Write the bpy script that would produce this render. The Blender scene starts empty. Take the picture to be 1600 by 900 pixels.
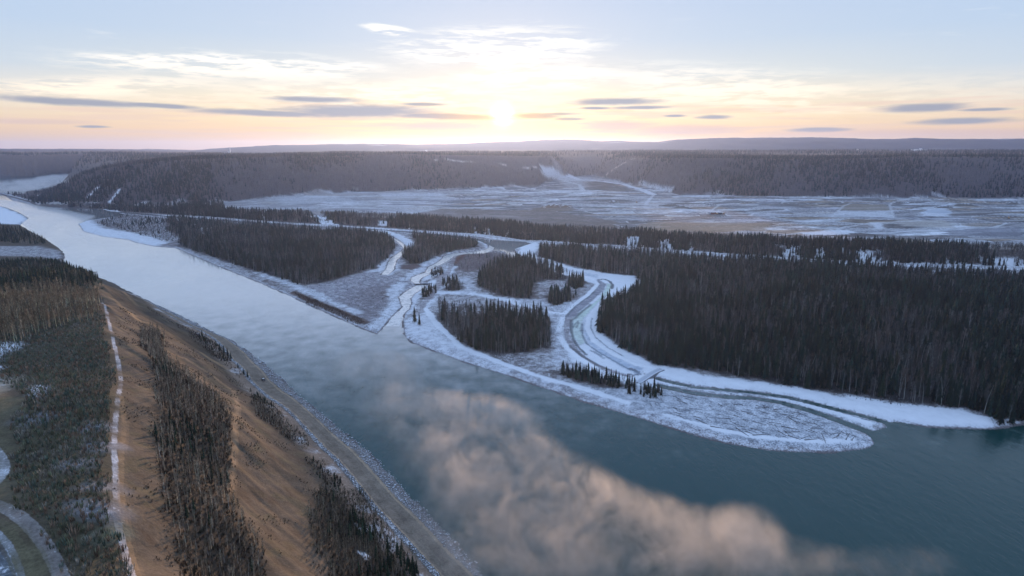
import bpy, math, random
import numpy as np
from mathutils import Vector
random.seed(7); RNG = np.random.default_rng(7)
R = math.radians
# ------------------------------------------------------------------ camera
HC = 200.0                      # drone height above the river, metres
FPX = 950.0                     # focal length in photo pixels (1600 wide)
PITCH = math.atan2(219.0, FPX)
scene = bpy.context.scene
cam_d = bpy.data.cameras.new('camera'); cam = bpy.data.objects.new('camera', cam_d)
scene.collection.objects.link(cam); scene.camera = cam
cam_d.sensor_width = 36.0; cam_d.lens = FPX / 1600 * 36.0
cam_d.clip_start = 1.0; cam_d.clip_end = 120000.0
cam.location = (0, 0, HC); cam.rotation_euler = (math.pi/2 - PITCH, 0, 0)
scene.view_settings.view_transform = 'Standard'; scene.view_settings.look = 'None'
scene.view_settings.gamma = 1.0; scene.view_settings.use_curve_mapping = False
scene.view_settings.exposure = 0.08
scene.render.engine = 'CYCLES'
cy = scene.cycles
cy.use_denoising = True; cy.max_bounces = 6; cy.diffuse_bounces = 2; cy.glossy_bounces = 2
cy.transmission_bounces = 2; cy.volume_bounces = 2; cy.transparent_max_bounces = 8
cy.volume_step_rate = 1.0; cy.volume_max_steps = 128
HAZE = 3.9e-5; DENS = .066; DENS2 = .012
cy.caustics_reflective = False; cy.caustics_refractive = False; cy.sample_clamp_indirect = 4.0
SUN_AZ, SUN_EL = 0.9, 2.95       # degrees left of +Y, above the horizon

# ------------------------------------------------------------------ node helper
class X:
    """a node socket or number with arithmetic, for writing shader maths as formulas"""
    nt = None
    def __init__(s, v): s.v = v
    @staticmethod
    def _m(op, *a, clamp=False):
        n = X.nt.nodes.new('ShaderNodeMath'); n.operation = op; n.use_clamp = clamp
        for i, q in enumerate(a):
            q = q.v if isinstance(q, X) else q
            if isinstance(q, (int, float)): n.inputs[i].default_value = q
            else: X.nt.links.new(q, n.inputs[i])
        return X(n.outputs[0])
    def __add__(s, o): return X._m('ADD', s, o)
    __radd__ = __add__
    def __sub__(s, o): return X._m('SUBTRACT', s, o)
    def __rsub__(s, o): return X._m('SUBTRACT', o, s)
    def __mul__(s, o): return X._m('MULTIPLY', s, o)
    __rmul__ = __mul__
    def __truediv__(s, o): return X._m('DIVIDE', s, o)
    def pow(s, o): return X._m('POWER', s, o)
    def clamp(s): return X._m('ADD', s, 0.0, clamp=True)
    def max(s, o): return X._m('MAXIMUM', s, o)
    def min(s, o): return X._m('MINIMUM', s, o)
    def exp(s): return X._m('EXPONENT', s)
    def sqrt(s): return X._m('SQRT', s)
    def abs(s): return X._m('ABSOLUTE', s)
def sstep(v, a, b, lo=0.0, hi=1.0):
    n = X.nt.nodes.new('ShaderNodeMapRange'); n.interpolation_type = 'SMOOTHSTEP'
    X.nt.links.new(v.v, n.inputs[0])
    n.inputs[1].default_value = a; n.inputs[2].default_value = b; n.inputs[3].default_value = lo; n.inputs[4].default_value = hi
    return X(n.outputs[0])
def cmb(x, y, z):
    n = X.nt.nodes.new('ShaderNodeCombineXYZ')
    for i, q in enumerate((x, y, z)):
        if isinstance(q, X): X.nt.links.new(q.v, n.inputs[i])
        else: n.inputs[i].default_value = q
    return n.outputs[0]
def nz(vec, scale, detail=3.0, rough=0.55, dist=0.0):
    n = X.nt.nodes.new('ShaderNodeTexNoise'); n.inputs['Scale'].default_value = scale
    n.inputs['Detail'].default_value = detail; n.inputs['Roughness'].default_value = rough; n.inputs['Distortion'].default_value = dist
    if vec is not None: X.nt.links.new(vec, n.inputs['Vector'])
    return X(n.outputs[0])
def cmix(f, a, b, mode='MIX'):
    n = X.nt.nodes.new('ShaderNodeMix'); n.data_type = 'RGBA'; n.blend_type = mode
    for q, i in ((f, 0), (a, 6), (b, 7)):
        q = q.v if isinstance(q, X) else q
        if isinstance(q, (int, float)): n.inputs[i].default_value = q
        elif isinstance(q, tuple): n.inputs[i].default_value = (*q[:3], 1.0)
        else: X.nt.links.new(q, n.inputs[i])
    return n.outputs[2]
def node(t, **kw):
    n = X.nt.nodes.new(t)
    for k, v in kw.items(): setattr(n, k, v)
    return n
def link(a, b): X.nt.links.new(a.v if isinstance(a, X) else a, b)

# ------------------------------------------------------------------ photo pixel -> place in the world
CP, SP = math.cos(PITCH), math.sin(PITCH)
def ray(px, py):
    px = np.asarray(px, float); py = np.asarray(py, float)
    a = (px - 800) / FPX; b = (450 - py) / FPX
    return a, CP + b * SP, -SP + b * CP          # x, y, z per unit depth
def U(px, py, z=0.0):
    x, y, dz = ray(px, py); t = (z - HC) / np.minimum(dz, -1e-4)
    return x * t, y * t
def UP(pts, z=0.0):
    p = np.array(pts, float); x, y = U(p[:, 0], p[:, 1], z); return np.stack([x, y], 1)
def az_el(px, py):
    x, y, z = ray(px, py); return math.degrees(math.atan2(x, y)), math.degrees(math.atan2(z, math.hypot(x, y)))

# ------------------------------------------------------------------ world: low sun sky with cirrus and dark cloud bars
world = bpy.data.worlds.new('World'); scene.world = world; world.use_nodes = True
nt = world.node_tree; nt.nodes.clear(); X.nt = nt
tc = node('ShaderNodeTexCoord'); sep = node('ShaderNodeSeparateXYZ'); link(tc.outputs['Generated'], sep.inputs[0])
dx, dy, dz = (X(sep.outputs[i]) for i in range(3))
AZ = X._m('ARCTAN2', dx, dy) * 57.2958; EL = X._m('ARCSINE', dz) * 57.2958
sky = node('ShaderNodeTexSky', sky_type='NISHITA', sun_disc=False)
sky.sun_elevation = R(SUN_EL); sky.sun_rotation = R(-SUN_AZ); sky.altitude = 600; sky.air_density = 1.0; sky.dust_density = 1.2; sky.ozone_density = 1.6
def ell(cx, cy, rx, ry, tilt=0.0, soft=0.5, wob=None):
    """soft ellipse on the sky, given where the photo shows it; tilt is rows per column"""
    a0, e0 = az_el(cx, cy); ra = az_el(cx + rx, cy)[0] - a0; re = az_el(cx, cy - ry)[1] - e0
    u = (AZ - a0) * (1 / ra); v = (EL - e0 + (AZ - a0) * (tilt)) * (1 / re)
    d = (u * u + v * v).sqrt()
    if wob is not None: d = d + wob
    return sstep(d, 1 - soft, 1 + soft, 1.0, 0.0)
cv = cmb(AZ * 0.085, EL * 0.62, 0.0)
warp = nz(cmb(AZ * .05, EL * .3, 3.0), 1.0, 2)
n1 = nz(cmb(AZ * .11 + warp * .6, (EL + AZ * .05) * .95 + warp * .5, 0.0), 1.3, 6, .62)     # streaky cirrus
n2 = nz(cmb(AZ * .30 + warp, (EL - AZ * .04) * 2.2, 7.0), 1.5, 5, .6)
n3 = nz(cmb(AZ * .06, EL * 1.6, 11.0), 1.6, 4, .55)                                      # long flat bars near the horizon
wb = (n2 - .5) * 1.5
gel = EL.max(0.0)
# clear sky
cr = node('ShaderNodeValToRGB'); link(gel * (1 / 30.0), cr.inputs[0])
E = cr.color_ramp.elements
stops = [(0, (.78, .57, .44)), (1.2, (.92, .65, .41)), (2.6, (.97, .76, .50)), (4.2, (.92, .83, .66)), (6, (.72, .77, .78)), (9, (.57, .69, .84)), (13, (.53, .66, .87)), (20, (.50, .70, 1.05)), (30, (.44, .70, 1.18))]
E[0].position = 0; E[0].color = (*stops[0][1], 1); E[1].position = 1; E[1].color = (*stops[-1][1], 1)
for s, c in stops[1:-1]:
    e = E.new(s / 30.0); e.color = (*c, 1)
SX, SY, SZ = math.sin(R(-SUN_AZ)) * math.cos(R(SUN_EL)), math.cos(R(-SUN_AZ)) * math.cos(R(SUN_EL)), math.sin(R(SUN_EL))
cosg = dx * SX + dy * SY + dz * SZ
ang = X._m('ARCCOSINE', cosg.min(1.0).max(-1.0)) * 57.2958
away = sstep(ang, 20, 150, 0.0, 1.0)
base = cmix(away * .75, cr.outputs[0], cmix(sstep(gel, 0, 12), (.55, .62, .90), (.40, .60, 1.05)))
base = cmix(sstep(ang, 22, 46) * .45 * sstep(gel, 1.0, 6.0), base, (.50, .66, .88))
nish = cmix(1.0, sky.outputs[0], (.10, .10, .10), 'MULTIPLY')
base = cmix(.06, base, cmix(1.0, nish, (3.0, 3.0, 3.0), 'MULTIPLY'))
# aureole round the low sun
gl = (ang * ang * (-1 / 9.0)).exp()
gl2 = (ang * (-1 / 5.0)).exp()
glow = cmix(1.0, (0, 0, 0), cmix(1.0, cmb(gl2, gl2, gl2), (.09, .055, .015), 'MULTIPLY'), 'ADD')
glow = cmix(1.0, glow, cmix(1.0, cmb(gl, gl, gl), (.30, .19, .05), 'MULTIPLY'), 'ADD')
disc = ((ang * ang) * (-1 / .5)).exp() * (n2 * 1.6 + .1)
glow = cmix(1.0, glow, cmix(1.0, cmb(disc, disc, disc), (6.0, 4.6, 2.4), 'MULTIPLY'), 'ADD')
base = cmix(1.0, base, glow, 'ADD')
base = cmix(1.0, base, (.93, .93, .95), 'MULTIPLY')
# bright cirrus sheets
m = ell(775, 78, 150, 34, -.02, .40, wb); m = m.max(ell(615, 48, 44, 8, .12, .35, wb * .5)); m = m.max(ell(850, 122, 150, 24, .0, .5, wb) * .95)
m = m.max(ell(380, 105, 210, 20, -.01, .45, wb * .8)); m = m.max(ell(150, 136, 190, 16, -.09, .7, wb * .7) * .8)
m = m.max(ell(1120, 140, 230, 30, .09, .8, wb) * .9); m = m.max(ell(620, 150, 240, 24, 0, .6, wb) * .9); m = m.max(ell(1260, 150, 200, 16, .05, .8, wb) * .45)
m = m.max(ell(800, 160, 700, 26, 0, .8, wb * .5) * .45)
cir = (m * sstep(n1 * .6 + n2 * .4, .43, .55) * 1.15).clamp()
wisp = sstep(n1, .60, .82) * sstep(gel, 2, 5) * sstep(gel, 9.5, 12, 1, 0) * .30
col = cmix((cir + wisp).clamp(), base, cmix(sstep(gel, 3.0, 8.0), (1.15, .99, .78), (1.04, 1.02, .98)))
# pink-mauve haze bars low down, then dark lens clouds
low = sstep(n3, .44, .66) * sstep(gel, .3, 1.1) * sstep(gel, 3.2, 4.4, 1.0, 0.0)
near = sstep(ang, 1.5, 10.0)
col = cmix(low * .55 * near, col, (.84, .62, .50))
lowb = sstep(gel, 0.15, 2.0, 1.0, 0.0) * sstep(ang, 5, 24)
col = cmix(lowb * .30, col, (.60, .50, .52))
w2 = (n2 - .5) * .9 + (n1 - .5) * .7
D = None
for a in [(130, 160, 128, 5.5, .02), (245, 165, 75, 3.4, .04), (490, 155.5, 62, 4.6, 0), (560, 174, 115, 9.5, -.01), (420, 177, 110, 4.5, .02), (700, 182, 85, 4.8, .02), (665, 163, 33, 2.4, 0),
          (960, 159, 66, 5.0, .0), (1005, 168, 40, 2.6, 0), (1440, 169, 66, 6.5, -.01), (1535, 171.5, 40, 2.6, 0), (1505, 189, 78, 4.8, -.01), (1280, 203, 45, 3.4, 0),
          (145, 198, 24, 2.0, 0), (1115, 183, 26, 3.2, 0), (1055, 181, 16, 2, 0), (840, 181, 34, 4.4, 0), (870, 178, 30, 2.2, 0), (890, 186, 22, 2, 0), (930, 169, 20, 2, 0)]:
    q = ell(*a[:4], a[4], .55, w2 * .9); D = q if D is None else D.max(q)
col = cmix(D * .88, col, cmix(sstep(ang, 1.0, 9.0), (.80, .50, .26), (.29, .33, .43)))
D2 = ell(960, 197, 55, 8, 0, .7, w2).max(ell(1070, 203, 90, 7, 0, .7, w2)).max(ell(700, 197, 90, 7, 0, .7, w2)).max(ell(1400, 208, 260, 6, 0, .7, w2) * .7).max(ell(60, 190, 90, 4, 0, .7, w2) * .6)
col = cmix(D2 * .62, col, (.62, .46, .50))
ground_half = sstep(EL, -1.5, -.2)
col = cmix(ground_half, (.22, .25, .32), col)
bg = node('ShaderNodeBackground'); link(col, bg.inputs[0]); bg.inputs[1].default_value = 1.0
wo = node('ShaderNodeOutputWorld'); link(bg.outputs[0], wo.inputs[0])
world.cycles.sampling_method = 'MANUAL'; world.cycles.sample_map_resolution = 1024

sun_d = bpy.data.lights.new('sun', 'SUN'); sun = bpy.data.objects.new('sun', sun_d); scene.collection.objects.link(sun)
sun_d.energy = 5.0; sun_d.angle = R(.55); sun_d.color = (1.0, .62, .36)
sun.rotation_euler = Vector((-SX, -SY, -SZ)).to_track_quat('-Z', 'Y').to_euler(); sun.location = (0, 0, 600)

# ------------------------------------------------------------------ numpy noise and distances
def _h(ix, iy, s):
    h = (ix.astype(np.int64) * 374761393 + iy.astype(np.int64) * 668265263 + s * 1442695041) & 0xffffffff
    h = ((h ^ (h >> 13)) * 1274126177) & 0xffffffff
    return ((h ^ (h >> 16)) & 0xffff) / 65535.0
def vn(x, y, s=0):
    ix = np.floor(x); iy = np.floor(y); fx = x - ix; fy = y - iy
    fx = fx * fx * (3 - 2 * fx); fy = fy * fy * (3 - 2 * fy)
    a = _h(ix, iy, s); b = _h(ix + 1, iy, s); c = _h(ix, iy + 1, s); d = _h(ix + 1, iy + 1, s)
    return (a + (b - a) * fx) * (1 - fy) + (c + (d - c) * fx) * fy
def fbm(x, y, sc, o=4, s=0, g=0.5):
    x = x / sc; y = y / sc; v = 0; a = 1.0; t = 0
    for k in range(o):
        v = v + a * (vn(x, y, s + k) - .5); t += a; a *= g; x = x * 2.03 + 17.1; y = y * 2.03 + 5.7
    return 2 * v / t
def ss(a, b, v):
    t = np.clip((v - a) / (b - a), 0, 1); return t * t * (3 - 2 * t)
def seg_d2(x, y, p, q):
    dx, dy = q - p; L = dx * dx + dy * dy + 1e-9
    t = np.clip(((x - p[0]) * dx + (y - p[1]) * dy) / L, 0, 1)
    return (x - p[0] - t * dx) ** 2 + (y - p[1] - t * dy) ** 2
def sdist(x, y, P, m=60.0):
    """signed distance to a closed polygon, positive inside; -m where farther out than m"""
    P = np.asarray(P); out = np.full(x.shape, -m)
    k = (x > P[:, 0].min() - m) & (x < P[:, 0].max() + m) & (y > P[:, 1].min() - m) & (y < P[:, 1].max() + m)
    if not k.any(): return out
    xx, yy = x[k], y[k]; d = np.full(xx.shape, 1e12); ins = np.zeros(xx.shape, bool)
    for i in range(len(P)):
        p, q = P[i - 1], P[i]
        d = np.minimum(d, seg_d2(xx, yy, p, q))
        c = ((p[1] > yy) != (q[1] > yy))
        if abs(q[1] - p[1]) > 1e-9:
            ins ^= c & (xx < (q[0] - p[0]) * (yy - p[1]) / (q[1] - p[1]) + p[0])
    d = np.sqrt(d); out[k] = np.where(ins, d, -d); return out
def ldist(x, y, P, m=60.0):
    """distance to an open line, m where farther than m"""
    P = np.asarray(P); out = np.full(x.shape, m)
    k = (x > P[:, 0].min() - m) & (x < P[:, 0].max() + m) & (y > P[:, 1].min() - m) & (y < P[:, 1].max() + m)
    if not k.any(): return out
    xx, yy = x[k], y[k]; d = np.full(xx.shape, float(m * m))
    for i in range(1, len(P)): d = np.minimum(d, seg_d2(xx, yy, P[i - 1], P[i]))
    out[k] = np.sqrt(d); return out
def smooth(P, n=3, closed=False):
    P = np.asarray(P, float)
    for _ in range(n):
        Q = np.roll(P, -1, 0) if closed else P[1:]
        A = P if closed else P[:-1]
        N = np.empty((2 * len(A), 2)); N[0::2] = A * .75 + Q * .25; N[1::2] = A * .25 + Q * .75
        P = N if closed else np.vstack([P[:1], N, P[-1:]])
    return P
def zA(l): return [(560 + a / 5.327, 340 + b / 5.327) for a, b in l]
def zB(l): return [(840 + a / 7.26, 380 + b / 7.26) for a, b in l]
def zC(l): return [(860 + a / 6.667, 500 + b / 6.667) for a, b in l]
def zD(l): return [(1040 + a / 4.444, 560 + b / 4.444) for a, b in l]

# ------------------------------------------------------------------ where the water is
shore_L = [(-700, 316), (-100, 316), (0, 322), (10, 324.5), (30, 332), (45, 341), (36, 348), (32, 352), (45, 360), (70, 373), (85, 383), (98, 393),
           (102, 402), (99, 409), (130, 425), (165, 437), (215, 462), (262, 485), (300, 502), (332, 520), (362, 532), (400, 558),
           (430, 583), (455, 607), (510, 655), (570, 702), (620, 750), (663, 800), (710, 850), (757, 900)]
shore_R = [(1900, 640), (1600, 663), (1570, 669), (1548, 671), (1500, 670), (1450, 668), (1400, 660), (1384, 662), (1388, 668), (1372, 674), (1352, 676), (1364, 684),
           (1369, 693), (1364, 699), (1350, 703), (1300, 708), (1250, 708), (1200, 705), (1150, 697), (1100, 685), (1000, 655), (900, 625), (800, 590),
           (720, 565), (680, 550), (645, 537), (632, 527), (629, 515)] + zA([(368, 900), (370, 835), (382, 800), (420, 760), (440, 712), (432, 680),
           (455, 640), (540, 590), (572, 558), (505, 545), (515, 520), (535, 498), (595, 470), (605, 440), (640, 410), (700, 385), (755, 352), (800, 318),
           (870, 306), (1040, 298), (1120, 272), (1210, 280), (1240, 300), (1290, 345), (1350, 368), (1362, 345), (1300, 285), (1295, 262), (1430, 215),
           (1380, 199), (1050, 176), (1000, 178), (1020, 198), (1080, 225), (1085, 255), (1040, 273), (950, 283), (790, 298), (712, 320), (690, 352), (625, 392),
           (582, 412), (560, 455), (445, 498), (438, 525), (470, 545), (488, 562), (365, 635), (338, 665), (368, 742), (260, 850), (222, 900)]) + \
          [(590, 523), (570, 516), (545, 505), (500, 485), (450, 462), (400, 440), (350, 420), (310, 403), (275, 388), (240, 385), (215, 380), (200, 375),
           (160, 370), (130, 362), (122, 350), (135, 345), (195, 336), (180, 331), (175, 331), (160, 327), (110, 325), (60, 322), (20, 314), (8, 306), (-30, 303),
           (-100, 303), (-700, 303)]
SL = UP(shore_L); SR = UP(shore_R)
river = np.vstack([SL, [(20, 195), (62, 150), (150, 20), (330, -300), (700, -700), (1500, -200)], SR])
far_river = UP([(-700, 273), (-100, 274), (60, 275), (132, 270.5), (134, 274), (100, 284), (60, 294), (30, 300), (-100, 301), (-700, 301)])
creek_w = UP(zA([(390, 235), (418, 250), (372, 300), (322, 350), (302, 390), (302, 430), (242, 477), (188, 477), (233, 430), (243, 380), (278, 330), (348, 290),
                 (385, 258), (330, 205), (262, 160), (270, 150), (345, 198)]))
back_ch = UP([(170, 330.5), (300, 341), (400, 348), (480, 353.3), (560, 357), (635, 362), (710, 370), (757, 376), (800, 379)])
ice_top = UP(zD([(-60, 140), (0, 157), (200, 202), (600, 237), (850, 272), (1000, 307), (1250, 372), (1450, 422), (1530, 446)]))
ice_bot = UP(zD([(-40, 190), (0, 202), (180, 240), (400, 266), (600, 277), (800, 307), (1000, 362), (1200, 432), (1430, 520)]))
left_land = np.vstack([SL, [(20, 195), (62, 150), (150, 20), (330, -300), (700, -700), (-9000, -900), (-9000, 3000)]])

# ------------------------------------------------------------------ near left hill: smooth surface through known heights
_pts = [(735, 900, 4), (640, 800, 4), (548, 700, 4), (455, 618, 4), (418, 583, 4), (385, 553, 4), (345, 527, 4), (300, 508, 4), (250, 485, 4), (205, 460, 4),
        (690, 900, 5), (590, 800, 5), (505, 700, 5), (420, 622, 5), (390, 594, 5), (360, 560, 5), (230, 480, 6),
        (163, 480, 62), (172, 520, 66), (180, 550, 69), (187, 620, 74), (180, 700, 77), (182, 800, 79), (205, 900, 80),
        (155, 450, 52), (170, 446, 47), (150, 441, 44), (120, 432, 42), (215, 500, 46), (300, 560, 32), (260, 520, 36),
        (0, 500, 68), (0, 600, 73), (0, 750, 78), (100, 700, 78), (0, 900, 80), (100, 900, 80), (80, 560, 69), (60, 470, 62), (0, 450, 50),
        (60, 440, 44), (0, 425, 28), (60, 420, 24), (95, 419, 22), (0, 405, 3), (60, 405, 3), (95, 408, 2.5), (0, 385, 3), (50, 390, 2.5), (0, 350, 3), (60, 375, 3),
        (-300, 400, 3), (-300, 440, 50), (-300, 600, 76), (-300, 340, 3), (0, 335, 2.5), (-300, 500, 70), (-300, 900, 82),
        (330, 900, 51), (350, 760, 44), (330, 640, 42), (500, 900, 29), (430, 740, 24)]
_cp = []
for a, b, z in _pts:
    x, y = U(a, b, z); _cp.append((x, y, z))
_cp += [(-300, 60, 84), (-120, 20, 80), (-60, -150, 80), (-400, -400, 84), (-700, 300, 80), (30, 90, 25), (90, 0, 20), (60, 100, 5), (100, 20, 5), (230, -200, 5), (-30, 60, 58)]
_cp = np.array(_cp); S0 = 300.0
def _phi(d): return np.where(d > 1e-9, d * d * np.log(d + 1e-12), 0.0)
NCP = len(_cp); CPX = _cp[:, 0] / S0; CPY = _cp[:, 1] / S0
_K = _phi(np.hypot(CPX[:, None] - CPX, CPY[:, None] - CPY)) + np.eye(NCP) * 2e-4
_P = np.stack([np.ones(NCP), CPX, CPY], 1)
WCP = np.linalg.solve(np.block([[_K, _P], [_P.T, np.zeros((3, 3))]]), np.concatenate([_cp[:, 2], [0, 0, 0]]))
def left_z(x, y):
    x = np.clip(x, -900, 900) / S0; y = np.clip(y, -400, 2600) / S0
    v = WCP[NCP] + WCP[NCP + 1] * x + WCP[NCP + 2] * y
    for i in range(NCP): v = v + WCP[i] * _phi(np.hypot(x - CPX[i], y - CPY[i]))
    return np.clip(v, 2.2, 86)

# ------------------------------------------------------------------ far side: heights by bearing and distance
# px: L0 row (foot of the bank, z), emb height, L2 row (hill foot, z), then (distance, row) or (distance, 'z', height)
LAY = {
 -700: (303, 1, 3, 300, 3, (2900, 296), (3150, 'z', -3), (4250, 'z', 1), (5600, 244), (7600, 'z', 165), (14000, 233)),
 0:    (304, 1, 3, 300, 3, (2900, 298), (3150, 'z', -3), (4250, 'z', 1), (5600, 244), (7600, 'z', 165), (14000, 233)),
 60:   (322, 1, 4, 317, 8, (2450, 305), (3000, 'z', -3), (4250, 'z', 1), (5600, 243.5), (7600, 'z', 165), (14000, 233.2)),
 100:  (324, 1, 6, 317, 14, (2500, 287), (3050, 'z', -3), (4250, 'z', 1), (5600, 243), (7600, 'z', 165), (14000, 233.4)),
 132:  (326, 1, 8, 318, 18, (2600, 271), (3100, 'z', 60), (4300, 'z', 80), (5600, 242.5), (7600, 'z', 165), (14000, 233.6)),
 200:  (331, 2, 12, 320, 20, (2600, 256), (3300, 'z', 120), (4400, 'z', 130), (5600, 241.5), (7600, 'z', 165), (14000, 234.5)),
 300:  (338, 3, 16, 320, 22, (2700, 248), (3400, 'z', 145), (4500, 'z', 150), (5800, 242), (8000, 'z', 150), (13000, 234.5)),
 400:  (345, 3, 19, 311, 22, (3000, 245), (3600, 'z', 150), (4500, 'z', 150), (6000, 243), (8000, 'z', 120), (12000, 228.5)),
 520:  (351, 3, 20, 301, 22, (3100, 243), (3700, 'z', 155), (4500, 'z', 158), (6000, 240), (8000, 'z', 150), (12000, 226.5)),
 640:  (358.5, 3, 22, 298, 22, (3200, 241.5), (3700, 'z', 158), (4500, 'z', 160), (6000, 239), (8000, 'z', 150), (12000, 225)),
 750:  (367.5, 4, 22, 293, 22, (3200, 243), (3700, 'z', 158), (4500, 'z', 162), (6000, 239), (8000, 'z', 150), (12000, 223.5)),
 840:  (377, 4, 22, 290, 22, (3300, 245), (3800, 'z', 158), (4500, 'z', 162), (6000, 239), (8000, 'z', 160), (12000, 222)),
 880:  (380, 4, 22, 277, 28, (3700, 245), (4100, 'z', 158), (4700, 'z', 162), (6000, 238), (8000, 'z', 160), (12000, 220)),
 930:  (383.5, 4, 22, 274, 30, (3800, 244), (4200, 'z', 158), (4700, 'z', 162), (6000, 238), (8000, 'z', 160), (12000, 221.5)),
 985:  (387, 4, 22, 288, 24, (3000, 249), (3800, 'z', 158), (4700, 'z', 162), (6000, 237), (8000, 'z', 160), (11500, 221)),
 1060: (393, 4, 22, 304, 22, (2550, 248), (3400, 'z', 152), (4700, 'z', 162), (6300, 236.5), (8000, 'z', 160), (10000, 218)),
 1200: (403, 4, 24, 306.5, 22, (2500, 247), (3200, 'z', 150), (4700, 'z', 162), (6300, 236), (8000, 'z', 160), (9500, 214.5)),
 1330: (410.5, 4, 26, 308, 22, (2450, 247), (3200, 'z', 150), (4700, 'z', 162), (6300, 236), (8000, 'z', 160), (9600, 215.5)),
 1440: (414.5, 4, 26, 309, 22, (2450, 246), (3200, 'z', 150), (4700, 'z', 162), (6300, 236), (8000, 'z', 160), (9500, 213.5)),
 1600: (419, 4, 26, 309, 22, (2400, 245), (3200, 'z', 150), (4700, 'z', 162), (6300, 236), (8000, 'z', 160), (9600, 216)),
 1900: (428, 4, 26, 310, 22, (2400, 245), (3200, 'z', 150), (4700, 'z', 162), (6300, 236), (8000, 'z', 160), (9600, 217)),
}
_rows = []
for px, t in LAY.items():
    row = []
    x, y = U(px, t[0], t[1]); d0 = math.hypot(x, y); row.append((math.atan2(x, y), d0, t[1]))
    row.append((math.atan2(x, y), d0 + 62, t[2]))
    x, y = U(px, t[3], t[4]); row.append((math.atan2(x, y), max(math.hypot(x, y), d0 + 80), t[4]))
    for ei, e in enumerate(t[5:]):
        e = (max(e[0], row[-1][1] + 430), *e[1:]) if ei == 0 else ((max(e[0], row[-1][1] + 500), *e[1:]) if ei == 1 else e)
        if len(e) == 3: rx, ry, rz = ray(px, 245); row.append((math.atan2(rx, ry), e[0], e[2]))
        else:
            rx, ry, rz = ray(px, e[1]); row.append((math.atan2(rx, ry), e[0], HC + rz / math.hypot(rx, ry) * e[0]))
    _rows.append(row)
_rows = np.array(_rows)                          # columns x layers x (az, r, z)
NL = _rows.shape[1]
def lay_r(az, k): return np.interp(az, _rows[:, k, 0], _rows[:, k, 1])
def lay_z(az, k): return np.interp(az, _rows[:, k, 0], _rows[:, k, 2])
def far_z(x, y):
    r = np.hypot(x, y); az = np.arctan2(x, y)
    back = np.abs(az) > 1.4
    r2 = r * (1 + .010 * (fbm(az * 3000, r * .4, 160, 3, 3) + fbm(x, y, 260, 3, 4)) * ss(1700, 2000, r))
    # spurs and gullies: crest line wanders with bearing
    g = .6 * fbm(az * 3000, r * .25, 130, 4, 11) + .5 * fbm(x, y, 170, 4, 12)
    z = np.full(x.shape, 2.4)
    for k in range(NL - 1):
        ra, rb = lay_r(az, k), lay_r(az, k + 1); za, zb = lay_z(az, k), lay_z(az, k + 1)
        q = r if k < 2 else r2
        t = np.clip((q - ra) / np.maximum(rb - ra, 1), 0, 1)
        t = t * t * (3 - 2 * t) if k in (0, 7) else (t * (1.35 - .35 * t) if k == 2 else t)
        z = np.where(q > ra, za + (zb - za) * t, z)
    z = np.where(r2 > lay_r(az, NL - 1), lay_z(az, NL - 1) - (r2 - lay_r(az, NL - 1)) * .03, z)
    r2_, r3_ = lay_r(az, 2), lay_r(az, 3)
    mid = ss(0, .3, (r - r2_) / np.maximum(r3_ - r2_, 1)) * (1 - ss(.95, 1.25, (r - r2_) / np.maximum(r3_ - r2_, 1)))
    z = z + mid * g * 16
    fa = ss(4300, 5200, r); z = z + fa * g * 14 * (1 - ss(11000, 14000, r) * .5) * ss(4, 40, z)
    z = z + ss(8500, 9500, r) * fbm(x, y, 1300, 4, 31) * 42 * (1 - ss(9400, 9500, r) * .0)
    r1_ = lay_r(az, 1)
    ter = (r > r1_ + 15) & (r < r2_)
    z = z + np.where(ter, fbm(x, y, 55, 3, 21) * 1.3, 0)
    return np.where(back, 30.0, z)
L0P = np.array([(math.sin(r[0][0]) * r[0][1], math.cos(r[0][0]) * r[0][1]) for r in _rows])

def water_sd(x, y):
    """distance to the nearest water's edge: positive on land, negative in water"""
    w = sdist(x, y, river, 90); w = np.maximum(w, sdist(x, y, creek_w, 90)); w = np.maximum(w, sdist(x, y, far_river, 90))
    w = np.maximum(w, 9.0 - ldist(x, y, back_ch, 90))
    w = np.maximum(w, 2.1 - ldist(x, y, ice_top, 90)); w = np.maximum(w, 3.0 - ldist(x, y, ice_bot, 90))
    return -w
def terrain(x, y, full=False):
    x = np.asarray(x, float); y = np.asarray(y, float)
    r = np.hypot(x, y); az = np.arctan2(x, y)
    L = sdist(x, y, left_land, 60) > 0
    L &= ~((r > 3500) & (np.abs(az) < 1.2))
    z = far_z(x, y)
    flood = (r < lay_r(az, 0)) & ~L
    z = np.where(flood, 2.3 + .5 * fbm(x, y, 40, 3, 5), z)
    if L.any():
        zl = left_z(x[L], y[L])
        xx, yy = x[L], y[L]
        st = ss(7, 20, zl)
        sl = ss(8, 30, zl) * (1 - ss(60, 72, zl))
        ru = (xx * .55 + yy * .83)                      # along the river bank: down-slope furrows
        zl = zl + st * (fbm(xx, yy, 30, 4, 8) * 1.1) + sl * fbm(ru * 3.0, xx * .8, 70, 4, 9) * 5.0
        z = z.copy(); z[L] = np.maximum(zl, 2.2)
    w = water_sd(x, y)
    jit = fbm(x, y, 14, 3, 2) * 1.3 * (np.abs(w) < 40)
    ww = w + jit * np.where(L, .5, 1.0)
    slope = np.where(L, .55, .22)
    near = np.where(ww > 0, .06 + ww * slope, np.maximum(-3.5, -.05 + ww * .35))
    z = np.where(ww < 30, np.minimum(z, near), z)
    if full: return z, w, L, flood
    return z
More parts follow.
